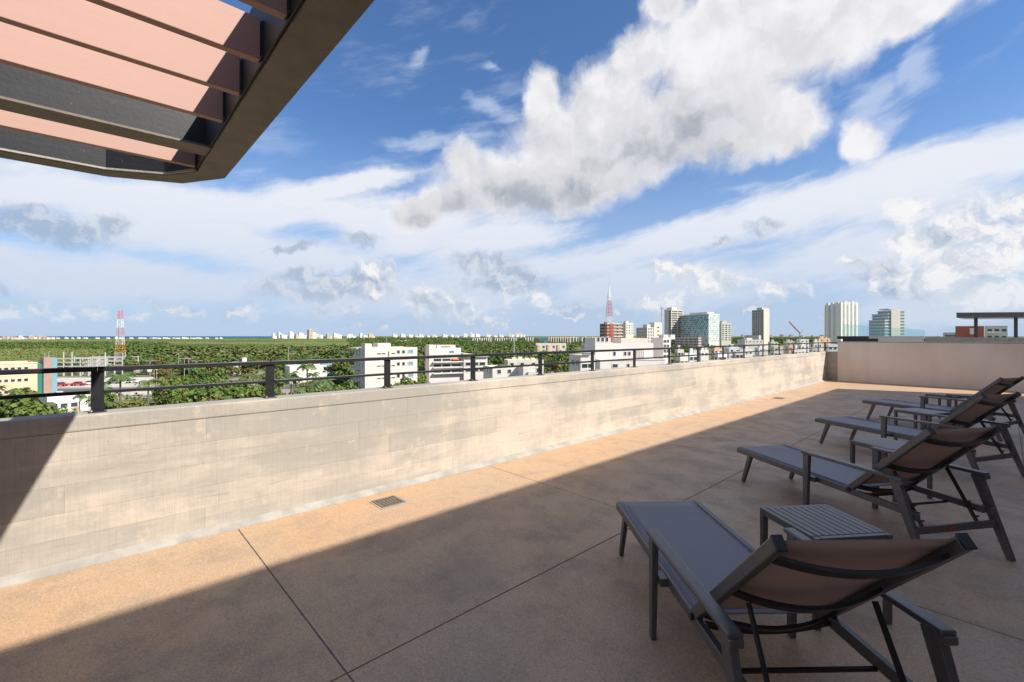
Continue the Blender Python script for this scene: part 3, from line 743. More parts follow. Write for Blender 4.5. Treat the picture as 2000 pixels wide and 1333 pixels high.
# --- electrical substation
so_ = thing('substation', 'rows of grey concrete gantries of a substation left of the lattice mast', 'substation', P(108, 205, GZ), CA)
for row in range(3):
    for k in range(7):
        x, y = k*3.75, row*9; hgt = 8.3+(2.6 if k in (1, 2, 6) and row == 0 else 0)+random.uniform(-.2, .2)
        MB().bar((x, y, 0), (x, y, hgt), .42, .42, .26, .26).build('gantry_post', M_greyw, so_)
    for z in (4.4, 6.2, 7.9): MB().box(0, 22.5, y-.15, y+.15, z-.22, z+.22).build('gantry_beam', M_greyw, so_)
MB().box(0, 23, 20, 26, 0, 3.2).build('control_room', M_cream, so_)

# --- lattice masts
def lattice(name, label, px, depth, zb, ztop, w0, w1, bands, tipz=None, npan=14, r=.11, dish=False):
    o = thing(name, label, 'tower', P(px, depth, zb), CA+R_(20)); H = ztop-zb
    for i in range(len(bands)):
        za, zc = H*i/len(bands), H*(i+1)/len(bands); n = max(2, npan//len(bands)); m = MB()
        f = lambda z: (w0+(w1-w0)*(z/H)**.8)/2
        for sx, sy in ((1, 1), (1, -1), (-1, -1), (-1, 1)):
            m.bar((sx*f(za), sy*f(za), za), (sx*f(zc), sy*f(zc), zc), r*2, r*2)
        for k in range(n):
            z1, z2 = za+(zc-za)*k/n, za+(zc-za)*(k+1)/n; a, c = f(z1), f(z2)
            cs = [(1, 1), (1, -1), (-1, -1), (-1, 1)]
            for q in range(4):
                p, s_ = cs[q], cs[(q+1) % 4]
                m.bar((p[0]*a, p[1]*a, z1), (s_[0]*c, s_[1]*c, z2), r*1.1, r*1.1); m.bar((s_[0]*a, s_[1]*a, z1), (p[0]*c, p[1]*c, z2), r*1.1, r*1.1)
                m.bar((p[0]*a, p[1]*a, z1+.01), (s_[0]*a, s_[1]*a, z1+.01), r*1.2, r*1.2)
        m.build('lattice_section', bands[i], o)
    if tipz: MB().tube([(0, 0, H), (0, 0, tipz-zb)], [r*1.1, r*.7], 5).build('antenna', M_greyw, o)
    return o
d = 246
lm = lattice('lattice_mast', 'orange and white lattice mast rising from the trees at left', 235, d, GZ, ZY(607, d), 4.3, 1.5, [M_torg, M_twhite, M_torg, M_twhite, M_tred, M_twhite, M_tred], ZY(602, d), 14, .048)
d = 300
lm2 = lattice('broadcast_tower', 'tall red and white lattice broadcast tower among the city blocks', 1190, d, ZY(664, d), ZY(572, d), 5.0, 1.6, [M_tred, M_tred, M_twhite, M_tred, M_tred, M_twhite], ZY(535, d), 12, .07)
MB().tube([(0, 0, ZY(583, d)-ZY(664, d)), (0, 0, ZY(560, d)-ZY(664, d))], [.5, .3], 8).build('antenna_sleeve', M_twhite, lm2)
d = 215
th = thing('thin_mast', 'thin red and white radio mast above the middle trees', 'mast', P(1004, d, GZ))
zt = ZY(653, d)-GZ
for k in range(6): MB().tube([(0, 0, zt*k/6), (0, 0, zt*(k+1)/6)], .13, 5).build('mast_section', M_twhite if k % 2 else M_pinkw, th)
th = thing('thin_pole', 'thin pale pole standing in the woods left of the white four-storey block', 'pole', P(563.5, 190, GZ))
MB().tube([(0, 0, 0), (0, 0, ZY(679, 190)-GZ)], [.15, .08], 5).build('pole', M_lamp, th)
MB().box(-.9, .9, -.06, .06, 9.3, 9.42).build('cross_arm', M_lamp, th)

# --- left low buildings
b = Bld('red_roof_store', 'low store with a red roof band behind the lattice mast', 196, 200, 292, 728, 232, 6, M_cream, back=18, par=0)
b.box('red_fascia', -.3, b.L+.3, -.3, -.005, b.H-2.2, b.H+.25, M_redroof)
b.box('roof', -.3, b.L+.3, .001, b.D, b.H+.001, b.H+.25, M_redroof)
for px in (212, 232, 252, 274): b.win('dark', b.ux(px), .3, 3.0, 2.2)
b = Bld('white_house', 'white flat-roofed house low at left behind the parapet', 76, 92, 172, 776, 106, 12, M_white, par=.35)
for px in (105, 125, 145): b.win('dark', b.ux(px), .8, 1.5, 1.3)
b.box('water_tank', 2, 3.2, 2, 3.2, b.H-.3, b.H+.9, M_greyw); b.box('door', b.L-2.6, b.L-1.6, -.03, -.003, 0, 2.1, M_brown)
b = Bld('white_house', 'small white house with a roof tank showing among trees left of centre', 452, 456, 484, 708, 205, 10, M_white, par=.3)
b.box('roof_tank', b.L*.66, b.L*.96, 1, 3, b.H-.25, b.H+1.9, M_white); b.win('dark', b.L*.3, .9, 1.4, 1.2)
b = Bld('white_shed', 'long white windowless shed with a blue glazed end among palms', 557, 566, 638, 716, 172, 10, M_white, par=.3)
b.box('glazed_end', b.L+.01, b.L+4.2, .5, b.D, 0, b.H+.1, M_bluegl); b.win('dark', b.D*.5, 4, 1.2, 1.0, 'L'); b.win('dark', b.L*.93, 3.6, 1.2, .9)
b = Bld('white_hut', 'tiny white hut right above the parapet below the palms', 624, 627, 652, 753, 122, 12, M_white, par=.2)
b.win('dark', b.L*.5, 1.0, .9, .9)
b = Bld('gable_house', 'small white gabled house peeping over the parapet before the four-storey block', 678, 680, 700, 757, 118, 12, M_white, par=0)
MB().hexa([(-.2, -.2, b.H+.002), (b.L+.2, -.2, b.H+.002), (b.L+.2, b.D+.2, b.H+.002), (-.2, b.D+.2, b.H+.002), (b.L/2-.05, -.2, b.H+1.2), (b.L/2+.05, -.2, b.H+1.2), (b.L/2+.05, b.D+.2, b.H+1.2), (b.L/2-.05, b.D+.2, b.H+1.2)]).build('gable_roof', M_greyw, b.o)

# --- white four-storey block
b = Bld('four_storey_block', 'cream-white four-storey block with small windows standing above the railing', 692, 713, 815, 680, 114, 17, M_cream, par=.55)
for py in (693, 717.5, 742):
    z = b.zrow(py)
    for px, w, h in ((740, 1.1, .3), (749, 1.1, .3), (768, 1.1, .3), (778, .85, 1.0), (788, .85, 1.0), (802, 1.7, 1.1)): b.win('blue' if w > 1.5 else 'dark', b.ux(px), z, w, h)
    b.win('dark', b.ux(759), z-.8, .3, 1.6)
    for k in range(3): b.win('blue', b.D*(.18+.27*k), z-.5, 1.0, 1.7, 'L')
    b.box('balcony', -1.1, -.01, b.D*.45, b.D+1.4, z-.95, z-.75, M_white)
    for k in range(2): b.box('balcony_rail', -1.1, -1.04, b.D*.45, b.D+1.4, z-.2+.35*k, z-.14+.35*k, M_greyw)
b.box('roof_room', .2, 1.9, .6, 4, b.H-.5, b.H+1.05, M_cream); b.box('roof_room', 3.9, 7.3, 2, 6, b.H-.5, b.H+1.1, M_cream)
b.box('roof_slab', -1.0, .3, b.D*.4, b.D+1.2, b.H-.35, b.H-.1, M_white)
for k in range(4): b.box('condenser', 2.2+k*.42, 2.52+k*.42, 1.4, 1.9, b.H-.45, b.H+.25, M_greyw)
b.box('aerial', 6.6, 6.66, 3, 3.06, b.H+1.1, b.H+2.6, M_lamp)

# --- white stepped block with terraces
b = Bld('terraced_block', 'white stepped apartment block with open terraces and an orange awning', 833, 838, 905, 690, 125, 14, M_white, par=.4, back=11)
b.box('stair_tower', 0, 1.9, .01, 4, b.H-.4, b.zrow(674), M_white); b.box('upper_storey', 1.92, b.L-.3, 1.2, 8, b.H-.4, b.zrow(681), M_white)
b.box('roof_room', b.ux(858), b.ux(894), 2.2, 7, b.zrow(681)+.002, b.zrow(675), M_white); b.box('roof_opening', b.ux(866), b.ux(884), 2.17, 2.199, b.zrow(680), b.zrow(676.5), M_brown)
for py in (706.5, 717.5, 729):
    for a, c in ((847, 862), (864, 880), (882, 900)):
        b.box('terrace_opening', b.ux(a), b.ux(c), -.025, -.003, b.zrow(py), b.zrow(py-5), M_glass)
    b.box('terrace_slab', b.ux(845), b.ux(903), -1.0, -.004, b.zrow(py+2.4), b.zrow(py+.4), M_white)
b.box('awning', b.ux(883), b.ux(895), -.9, -.03, b.zrow(704.5), b.zrow(701.5), M_orange)
b.box('stair_flank', -.03, -.004, 1, 4.2, b.zrow(735), b.zrow(690), M_pinkw)
b.win('teal', b.ux(882), b.zrow(690), 1.6, .5)
b2 = Bld('terrace_annexe', 'white annexe with a sloping roof joined right of the stepped block', 904, 906, 952, 698, 128, 12, M_white, par=0, back=9)
MB().hexa([(-.3, -.6, b2.H+.002), (b2.L+.2, -.6, b2.H+.002), (b2.L+.2, b2.D, b2.H+.002), (-.3, b2.D, b2.H+.002), (-.3, -.6, b2.H+1.25), (b2.L+.2, -.6, b2.H+.25), (b2.L+.2, b2.D, b2.H+.25), (-.3, b2.D, b2.H+1.25)]).build('sloping_roof', M_cream, b2.o)
for px, w in ((914, 1.6), (928, 2.2), (942, 2.0)):
    for py in (715, 727): b2.win('dark', b2.ux(px), b2.zrow(py), w, 1.0)

# --- cream roofs in the middle
b = Bld('cream_block', 'cream flat-roofed block with roof clutter behind the fifth railing post', 984, 992, 1062, 704, 138, 10, M_cream, par=.5)
for px in (1003, 1015, 1028, 1040): b.box('roof_unit', b.ux(px), b.ux(px)+1.2, 2, 3.2, b.H-.4, b.H+random.uniform(.5, 1.0), M_cream)
for px in (1000, 1020, 1042): b.win('dark', b.ux(px), b.zrow(716), 1.3, 1.1)
b = Bld('white_house', 'white house with tall windows just left of the fifth railing post', 944, 962, 1012, 718, 112, 16, M_white, par=.4)
for k in range(3): b.win('blue', b.D*(.2+.3*k), b.zrow(732), .9, 1.6, 'L')
for px in (975, 995): b.win('dark', b.ux(px), b.zrow(731), 1.0, 1.1)
b = Bld('white_house', 'white house with slanting roof shadow right beside the fifth railing post', 1012, 1022, 1060, 717, 108, 12, M_white, par=.3)
b.box('porch', b.ux(1030), b.ux(1044), -1.2, -.004, 0, b.H-1.2, M_white); b.win('dark', b.ux(1052), b.zrow(729), 1.2, 1.2)
b = Bld('white_terrace_row', 'row of white and pink houses at the edge of the woods', 1045, 1047, 1106, 671, 330, 8, M_white, par=.6)
for k in range(6): b.win('dark', b.L*(k+.5)/6, b.H-3.4, 1.8, 1.7)
for k in range(3): b.box('pink_bay', b.L*(k+.12)/3, b.L*(k+.36)/3, -.6, -.004, 0, b.H-.9, M_peach)

# --- the big white complex in front of the towers
b = Bld('white_villa', 'white two-storey villa with large dark openings left of the big white complex', 1112, 1134, 1162, 694, 96, 24, M_white, par=.45)
b.box('roof_canopy', -.8, b.L*.8, -.8, b.D*.5, b.H+.5, b.H+.75, M_white); 
for px in (1141, 1153): b.box('opening', b.ux(px)-.5, b.ux(px)+.75, -.025, -.003, b.zrow(719), b.zrow(711.5), M_glass)
for k in range(2): b.win('dark', b.D*(.25+.4*k), b.zrow(716), 1.6, 1.2, 'L')
b = Bld('white_complex', 'large white and pinkish windowed complex at the foot of the lattice broadcast tower', 1163, 1192, 1276, 671, 112, 22, M_pinkw, par=.5)
b.box('white_wing', -.001-4.0, -.002, -.3, b.D*.7, 0, b.zrow(660), M_white)
b.box('cream_roof_deck', b.ux(1215), b.ux(1268), .6, 6, b.H-.4, b.zrow(661), M_cream)
for px in (1200, 1221, 1229): b.win('dark', b.ux(px), b.zrow(696), .75, 1.15)
for k in range(5): b.box('fin', b.ux(1243+k*3.4), b.ux(1243+k*3.4)+.2, -.2, -.004, b.zrow(698), b.zrow(685), M_white)
b.box('lower_roof', -4.0, b.L*1.1, -3.6, -.31, 0, b.zrow(703), M_white); b.box('roof_line', -4.1, b.L*1.1+.1, -3.7, -.4, b.zrow(703)+.002, b.zrow(701.5), M_greyw)
for px, w in ((1190, 1.6), (1215, .7)): b.win('dark', b.ux(px), b.zrow(716.5), w, .9).location.y = -3.625
for k in range(3):
    link('arch_window', UW['dark'], b.o, (-3.2+1.1*k, -.322, b.zrow(668)), 0, (.7, 1, 1.2))
b = Bld('white_corner_block', 'white block with a grid of small square windows right of the large complex', 1272, 1295, 1310, 660, 118, 38, M_white, par=.5)
for py in (670, 679, 689, 699):
    for px in (1298.5, 1304.5): b.win('dark', b.ux(px), b.zrow(py), .75, .8)
for k in range(2): b.box('roof_room', 1+2.2*k, 2.4+2.2*k, 1, 3, b.H-.45, b.H+.8, M_white)

# --- towers
b = Bld('banded_tower', 'dark banded apartment tower with a red core directly behind the broadcast tower', 1172, 1186, 1217, 632, 520, 40, M_greyw, body=False)
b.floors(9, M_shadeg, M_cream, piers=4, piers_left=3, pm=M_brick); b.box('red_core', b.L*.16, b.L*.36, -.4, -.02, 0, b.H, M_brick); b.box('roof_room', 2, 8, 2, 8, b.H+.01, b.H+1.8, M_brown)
b = Bld('cream_tower', 'plain cream-white tower block right of the broadcast tower', 1210, 1222, 1237, 631, 545, 40, M_cream, par=.8)
for py in (637, 642, 647, 652): 
    for k in range(3): b.win('white', b.L*(k+.5)/3, b.zrow(py), 2.0, 1.5)
b.box('roof_room', 2, 6, 2, 6, b.H-.5, b.H+2, M_cream)
b = Bld('grey_pink_block', 'grey-pink apartment block with ledges left of the thin crane', 1243, 1264, 1278, 640, 520, 44, M_pinkw, body=False)
b.floors(8, M_greyw, M_pinkw, piers=4, piers_left=4); b.box('roof_room', 1, 6, 1, 8, b.H+.01, b.H+3.5, M_pinkw)
b = Bld('cream_slab_tower', 'narrow cream slab tower beside the thin crane', 1268, 1278, 1293, 630, 540, 40, M_cream, par=.8)
for k in range(5): b.box('ledge', -.4, -.01, .3, b.D-.3, b.H*(.25+.15*k), b.H*(.25+.15*k)+.5, M_greyw)
for k in range(5): b.win('white', b.L*.5, b.H*(.28+.13*k), 4.0, 1.6)
b = Bld('concrete_frame_tower', 'tall cream tower with open brown storeys left of the blue panelled building', 1298, 1311, 1334, 606, 640, 42, M_cream, body=False)
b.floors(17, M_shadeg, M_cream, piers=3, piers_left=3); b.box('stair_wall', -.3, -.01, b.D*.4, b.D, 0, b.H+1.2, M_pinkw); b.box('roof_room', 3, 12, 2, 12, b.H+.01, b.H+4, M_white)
# blue panelled building: hexagon-like cells drawn from narrow panels
b = Bld('blue_panelled_building', 'white office building covered in blue and teal pointed window panels', 1326, 1384, 1405, 613, 600, 46, M_white, par=1.0)
hx = MB(); hx.prism([(-.5, -.04), (.5, -.04), (.5, .03), (-.5, .03)], .14, .86)
hm = MB()
pts = [(-.5, .16), (0, 0), (.5, .16), (.5, .84), (0, 1), (-.5, .84)]
n0 = len(pts); hm.v = [(x, -.12, z) for x, z in pts]+[(x, .02, z) for x, z in pts]
hm.f = [tuple(range(n0))]+[(i, n0+i, n0+(i+1) % n0, (i+1) % n0) for i in range(n0)]; hm.mi = [0]*7
HX = [hm.mesh('pointed_panel_dark', M_teal), hm.mesh('pointed_panel_cyan', M_cyan), hm.mesh('pointed_panel_glass', M_glass)]
rr = random.Random(5)
nl, nr, nrow = 17, 8, 13
ch = (b.H-12)/nrow
for j in range(nrow):
    t = j/(nrow-1)                                    # 0 bottom, 1 top
    for i in range(nl):
        if t < .25 and rr.random() < .55: continue
        if .25 <= t < .55 and (i+j) % 3 == 0 and rr.random() < .5: continue
        u = b.D*(i+.5+(.25 if j % 2 else -.25))/nl
        k = rr.choice([0, 0, 2, 1]) if t > .7 else rr.choice([0, 2, 1, 1, 0])
        if .3 < u < b.D-.6: link('pointed_panel', HX[k], b.o, (-.03, u, 11.2+ch*j), -math.pi/2, (b.D/nl*(.50+.16*t), 1, ch*(.78+.12*t)))
    for i in range(nr):
        if rr.random() < .25: continue
        u = b.L*(i+.5+(.25 if j % 2 else -.25))/nr
        if .3 < u < b.L-.3: link('pointed_panel', HX[rr.choice([1, 1, 0])], b.o, (u, -.03, 11.2+ch*j), 0, (b.L/nr*.40, 1, ch*.62))
b.box('corner_edge', -.25, .02, -.25, .02, 8, b.H+.3, M_white); b.box('plant_room', 4, b.L-3, 6, b.D*.7, b.H-.8, b.H+2.6, M_white)
b = Bld('parking_garage', 'pale multi-level car park with open decks below the blue panelled building', 1319, 1364, 1370, 660, 560, 44, M_greyw, body=False, par=0)
b.floors(5, M_brown, M_pinkw, th=1.0, piers_left=5)
b = Bld('balcony_tower', 'cream tower with green glazed balconies right of the blue panelled building', 1404, 1409, 1428, 631, 700, 28, M_cream, par=.8)
for k in range(8):
    for q in range(3): b.win('teal' if q != 1 else 'white', b.L*(q+.5)/3, b.H*.30+k*b.H*.083, 3.6, 1.9)
b.box('roof_room', 3, 10, 3, 9, b.H-.5, b.H+3, M_cream)
b = Bld('grid_tower', 'lone slender tower with a grey grid face and a pale plain flank', 1469, 1491, 1502, 605, 700, 48, M_greyw, body=False)
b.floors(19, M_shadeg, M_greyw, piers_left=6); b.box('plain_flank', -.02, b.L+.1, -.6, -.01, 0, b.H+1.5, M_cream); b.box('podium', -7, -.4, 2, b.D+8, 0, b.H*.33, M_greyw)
b.box('roof_room', 2, 7, 4, 14, b.H+.01, b.H+3.5, M_greyw)
b = Bld('white_ribbed_tower', 'tallest bright white tower made of vertical ribbed slabs', 1611, 1640, 1677, 592, 450, 42, M_bright, body=False, par=0)
nb = 5
for k in range(nb):                                     # alternating tall fins and banded bays
    u0 = b.L*k/nb; b.box('fin_slab', u0, u0+b.L/nb*.46, -1.6, b.D*.6, 0, b.H+(1.6 if k % 2 else .6), M_bright)
    b.box('bay', u0+b.L/nb*.46, u0+b.L/nb, .6, b.D*.6, 0, b.H-1, M_white)
for k in range(3):
    u0 = b.D*k/3; b.box('flank_slab', -1.5-.3*(k % 2), -.01, u0, u0+b.D/3*.45, 0, b.H+.8, M_bright)
    b.box('flank_bay', .01, .8, u0+b.D/3*.45, u0+b.D/3, 0, b.H-1, M_white)
for k in range(24):
    z = 6+k*(b.H-8)/24
    for q in range(3): b.box('ledge', -.8, -.02, b.D*q/3+b.D/3*.46, b.D*(q+1)/3-.02, z, z+.7, M_bright)
b = Bld('stepped_glass_tower', 'stepped glass-banded tower with a plain white flank behind the glass balustrade', 1706, 1739, 1768, 606, 480, 40, M_white, body=False, par=0)
for k in range(12):
    z = b.H*.12+k*b.H*.073; s0 = 0 if k > 10 else (-2.5 if k > 8 else -6.0)
    b.box('glass_band', s0+.3, b.L*.96, .3, b.D*(.75 if k > 10 else .95), z, z+b.H*.045, M_bluegl); b.box('floor_band', s0, b.L, 0.0, b.D*(.78 if k > 10 else .98), z+b.H*.0455, z+b.H*.0725, M_white)
b.box('base', -6, b.L, 0, b.D, 0, b.H*.118, M_white); b.box('plain_flank', .3, b.L*.62, -.9, -.02, 0, b.H+.6, M_white); b.box('roof_cap', -1, b.L*.5, 1, b.D*.6, b.H+.62, b.H+1.6, M_greyw)
b = Bld('brick_red_block', 'low brick-red block with a pale panel behind the dark rooftop canopy', 1866, 1868, 1922, 637.5, 190, 22, M_brick, par=.3)
b.box('pale_panel', b.ux(1894), b.ux(1908), -.06, -.004, b.H-3.4, b.H-.9, M_cream)
b = Bld('white_apartment', 'white apartment house with balconies right of the brick-red block', 1923, 1926, 1968, 637, 205, 20, M_white, par=.3)
for k in range(3):
    for q in range(3): b.win('dark', b.L*(q+.5)/3, b.H-2.6-3.1*k, 1.8, 1.3)
    b.box('balcony', .3, b.L*.6, -1.0, -.004, b.H-3.4-3.1*k, b.H-3.2-3.1*k, M_white)
b = Bld('white_office', 'low grey-white office partly hidden left of the brick-red block', 1842, 1846, 1866, 650, 230, 18, M_greyw, par=.3)
for q in range(6): b.win('dark', b.L*(q+.5)/6, b.H-2.2, 1.0, 1.2)

# cranes
cr = thing('tower_crane', 'thin dark tower crane standing between the cream slab and the open-storey tower', 'crane', P(1292.5, 590, GZ), CA)
hz_ = ZY(604, 590)-GZ
MB().box(-.55, .55, -.55, .55, 0, hz_).build('mast', M_greyw, cr); MB().box(-1.1, 1.4, -1, 1, hz_+.01, hz_+2.2).build('cab', M_greyw, cr); MB().bar((0, 0, hz_+2.2), (3, 14, hz_+6), .6, .6).build('jib', M_greyw, cr)
cr = thing('luffing_crane', 'slanting red and grey luffing crane left of the white ribbed tower', 'crane', P(1563, 480, GZ), CA)
h0 = ZY(652, 480)-GZ
MB().box(-.7, .7, -.7, .7, 0, h0).build('mast', M_greyw, cr); MB().bar((0, 0, h0), (-11.8, 0, ZY(629, 480)-GZ), .8, .9).build('jib', M_brick, cr)
MB().bar((0, 0, h0), (3.2, 0, h0+4.2), .5, .5).build('counter_jib', M_greyw, cr); MB().bar((3.2, 0, h0+4.2), (-11, 0, ZY(630, 480)-GZ), .14, .14).build('stay', M_greyw, cr)

# --- low houses below the towers, right half
rr = random.Random(21); HOUSES = []
spots = [(1318, 1336, 683, 175), (1340, 1362, 690, 150), (1362, 1384, 684, 190), (1388, 1412, 681, 230), (1415, 1446, 679, 240), (1448, 1470, 682, 215), (1474, 1500, 679, 250), (1430, 1452, 687, 165),
         (1504, 1530, 677, 260), (1476, 1500, 687, 160), (1534, 1556, 676, 280), (1558, 1580, 674, 290), (1582, 1606, 669, 240), (1505, 1528, 684, 170), (1545, 1566, 682, 180), (1580, 1602, 679, 185),
         (1395, 1420, 690, 140), (1322, 1344, 697, 128), (1440, 1490, 664, 420), (1500, 1520, 668, 400), (1530, 1552, 667, 420), (1556, 1580, 663, 400), (1590, 1622, 661, 380), (1610, 1636, 673, 210), (1135, 1160, 672, 240), (1160, 1172, 668, 260)]
looks = ['pale', 'cream', 'pinkish', 'white']
for i, (x0, x1, yt, dep) in enumerate(spots):
    c = rr.randrange(4); m = [M_white, M_cream, M_pinkw, M_bright][c] if rr.random() < .88 else M_peach
    lk = looks[c] if m is not M_peach else 'peach'
    near = ('below the blue panelled building' if x0 < 1400 else 'left of the grid tower' if x0 < 1465 else 'below the slender grid tower' if x0 < 1530 else 'left of the ribbed tower' if x0 > 1300 else '')
    if x0 < 1200: near = 'left of the large white complex'
    b = Bld('flat_roofed_house', '%s flat-roofed house %s, %s' % (lk, near, 'seen just above the railing' if dep > 200 else 'seen between the railing posts'), x0+(x1-x0)*.0, x0+(x1-x0)*.3, x1, yt, dep, rr.uniform(18, 38), m, par=.4, group='low houses in the town below the towers', cat='house')
    nf = max(1, int(b.H//3.2))
    for f in range(min(nf, 2)):
        for q in range(max(2, int(b.L/3.2))): b.win('dark', b.L*(q+.5)/max(2, int(b.L/3.2)), b.H-2.4-3.1*f, 1.1, 1.2)
        b.win('dark', b.D*.5, b.H-2.4-3.1*f, 1.1, 1.2, 'L')
    if rr.random() < .6: b.box('roof_room', b.L*.2, b.L*.5, b.D*.2, b.D*.6, b.H-.35, b.H+1.6, m)
    if rr.random() < .6: b.box('water_tank', b.L*.7, b.L*.7+1.1, b.D*.3, b.D*.3+1.1, b.H-.35, b.H+1.0, M_greyw)

# --- mid-distance apartment rows by the lagoon
for (x0, x1, yt, dep, m, nb, lab) in ((921, 962, 661, 1150, M_brown, 9, 'long brown and white apartment row by the lagoon'), (964, 1011, 661.5, 1180, M_brown, 10, 'second brown and white apartment row behind the thin mast'), (1025, 1044, 660, 1200, M_brown, 4, 'short dark brown apartment block by the lagoon'),
                                  (1069, 1112, 659.5, 900, M_peach, 9, 'tan apartment row with many vertical piers'), (1112, 1130, 659, 880, M_cream, 3, 'yellowish apartment block at the right end of the tan row'), (1134, 1168, 659, 800, M_peach, 5, 'pink apartment row left of the broadcast tower')):
    b = Bld('apartment_row', lab, x0, x0+(x1-x0)*.04, x1, yt, dep, 12, m, par=.6, back=14, group='apartment rows by the lagoon')
    for k in range(nb):
        b.box('pier', b.L*(k+.1)/nb, b.L*(k+.42)/nb, -1.2, -.01, 0, b.H+(1.2 if k % 2 else .2), M_farw if m is M_brown else M_cream)
        b.box('recess', b.L*(k+.5)/nb, b.L*(k+.9)/nb, -.05, -.006, 1, b.H-1.5, M_glass)

# --- far skylines along the coast
rr = random.Random(3)
def far_block(px, w, ytop, depth, label, group, m):
    H = ZY(ytop, depth)-GZ; W_ = w/FPX*depth
    o = thing('hotel_block', label, 'building', P(px, depth, GZ), CA-math.atan((px-1000)/FPX)+R_(rr.uniform(10, 40)), group)
    k = rr.uniform(.5, .8)
    link('wall', ubox(m), o, (-W_/2, 0, 0), None, (W_*k, W_*.5, H))
    link('wing', ubox(m), o, (-W_/2+W_*k+.02, W_*.08, 0), None, (W_*(1-k), W_*.4, H*rr.uniform(.5, .85)))
    link('roof_room', ubox(m), o, (-W_/2+W_*k*.2, W_*.1, H+.01), None, (W_*k*.35, W_*.2, H*.07))
    nf = int(max(2, min(7, H/5)))
    for f in range(nf): link('window_band', ubox(M_glass), o, (-W_/2+W_*k*.06, -.3, H*(f+.35)/nf), None, (W_*k*.88, .28, H/nf*.32))
    return o
x = 537
while x < 735:
    w = rr.uniform(6, 15); top = 650.5+rr.uniform(-2, 4)+(3 if x > 650 else 0)
    if not 600 < x < 622: far_block(x, w, top, 3300+rr.uniform(-200, 300), 'pale hotel block in the far skyline around the tall beach tower', 'hotel blocks of the left far skyline', M_farw if rr.random() < .8 else M_farc)
    x += w*rr.uniform(.8, 1.5)
far_block(611, 15, 644.5, 3200, 'tallest tan and white hotel tower of the left far skyline', 'hotel tower', M_farc)
x = 772
while x < 1030:
    w = rr.uniform(5, 11); cl = 3.5 if 905 < x < 930 else 2.5 if 985 < x < 1020 else 0
    far_block(x, w, 654.5-cl+rr.uniform(-1.5, 1.2), 6000+rr.uniform(-300, 500), 'tiny white hotel on the hazy skyline across the lagoon', 'hotels across the lagoon', M_farw)
    x += w*rr.uniform(1.0, 2.2)
x = -20
while x < 100:
    w = rr.uniform(7, 16); far_block(x, w, 658.5+rr.uniform(-2.5, 2)+(-9 if x < -4 else 0), 2500+rr.uniform(-150, 200), 'cream beach building on the shore at far left', 'beach buildings at far left', M_farw if rr.random() < .5 else M_farc); x += w*rr.uniform(.8, 1.3)
x = 105
while x < 440:
    w = rr.uniform(8, 20) if 290 < x < 395 else rr.uniform(4, 10)
    far_block(x, w, 660.2-rr.uniform(0, 1.6), 3000+rr.uniform(-150, 200), 'low white beach house along the shore right of the lattice mast' if x > 240 else 'low white beach house along the shore left of the lattice mast', 'low beach houses along the shore', M_farw)
    x += w*rr.uniform(1.0, 1.6) if 290 < x < 395 else w*rr.uniform(1.6, 3.2)
b = Bld('white_warehouse', 'white warehouse in the wetland at far left', 33, 40, 60, 671, 900, 15, M_white, par=.3); b.win('dark', b.L*.5, 1, 6, 4)
for (a, c_, dp) in ((785, 824, 1150),):
    for q in range(6): far_block(a+q*7.5, 6, 666+rr.uniform(-1, 1.5), dp, 'white villa in the dark trees above the terraced block', 'villas in the dark trees', M_white)
rr = random.Random(8)
for q in range(16): far_block(1330+q*20+rr.uniform(-5, 5), rr.uniform(6, 12), 654+rr.uniform(-1, 2.2), 4200, 'faint low block on the horizon behind the towers', 'horizon blocks behind the towers', M_greyw)

# --- neighbouring roof beyond the end wall
nbr = thing('neighbour_roof', 'neighbouring rooftop with dark fascia and pale parapets beyond the end wall', 'roof', (0, 0, 0))
MB().box(-9.2, 12, 46, 104, GZ, 1.36).build('building_body', M_white, nbr)
MB().box(-9.5, -7.4, 45.6, 104.4, 1.364, 1.60).build('dark_fascia', M_rail, nbr)
MB().box(-2.14, 14, 24.0, 24.25, -4.0, 1.555).build('grey_parapet', M_cove, nbr)
MB().box(-3.58, -2.16, 24.02, 24.3, -4.0, 1.56).build('white_parapet', M_white, nbr)
MB().box(-4.80, -3.60, 24.04, 24.34, -4.0, 1.50).build('dark_parapet', M_rail, nbr)
gb = thing('glass_balustrade', 'clear green-tinted glass balustrade on the neighbouring roof', 'balustrade', (-9.2, 46, 1.605))
for k in range(28):
    MB().box(-.012, .012, k*2.05, k*2.05+2.0, 0, 1.02).build('glass_panel', M_clear, gb)
cn = thing('rooftop_canopy', 'flat dark steel canopy on posts on the neighbouring roof at right', 'canopy', P(1868, 44, 1.36), 0)
hh = ZY(611, 44)-1.36; c0 = P(1868, 44)
rel_ = [P(1868, 44)-c0, P(2080, 42.5)-c0, P(2095, 46)-c0, P(1885, 48)-c0]
MB().prism([(v.x, v.y) for v in rel_], hh-.5, hh).build('canopy_slab', M_rail, cn)
for px, dd in ((1906, 44.6), (1984, 44.0), (2062, 43.5)):
    v = P(px, dd)-c0; MB().box(v.x-.13, v.x+.13, v.y-.13, v.y+.13, 0, hh-.502).build('post', M_rail, cn)

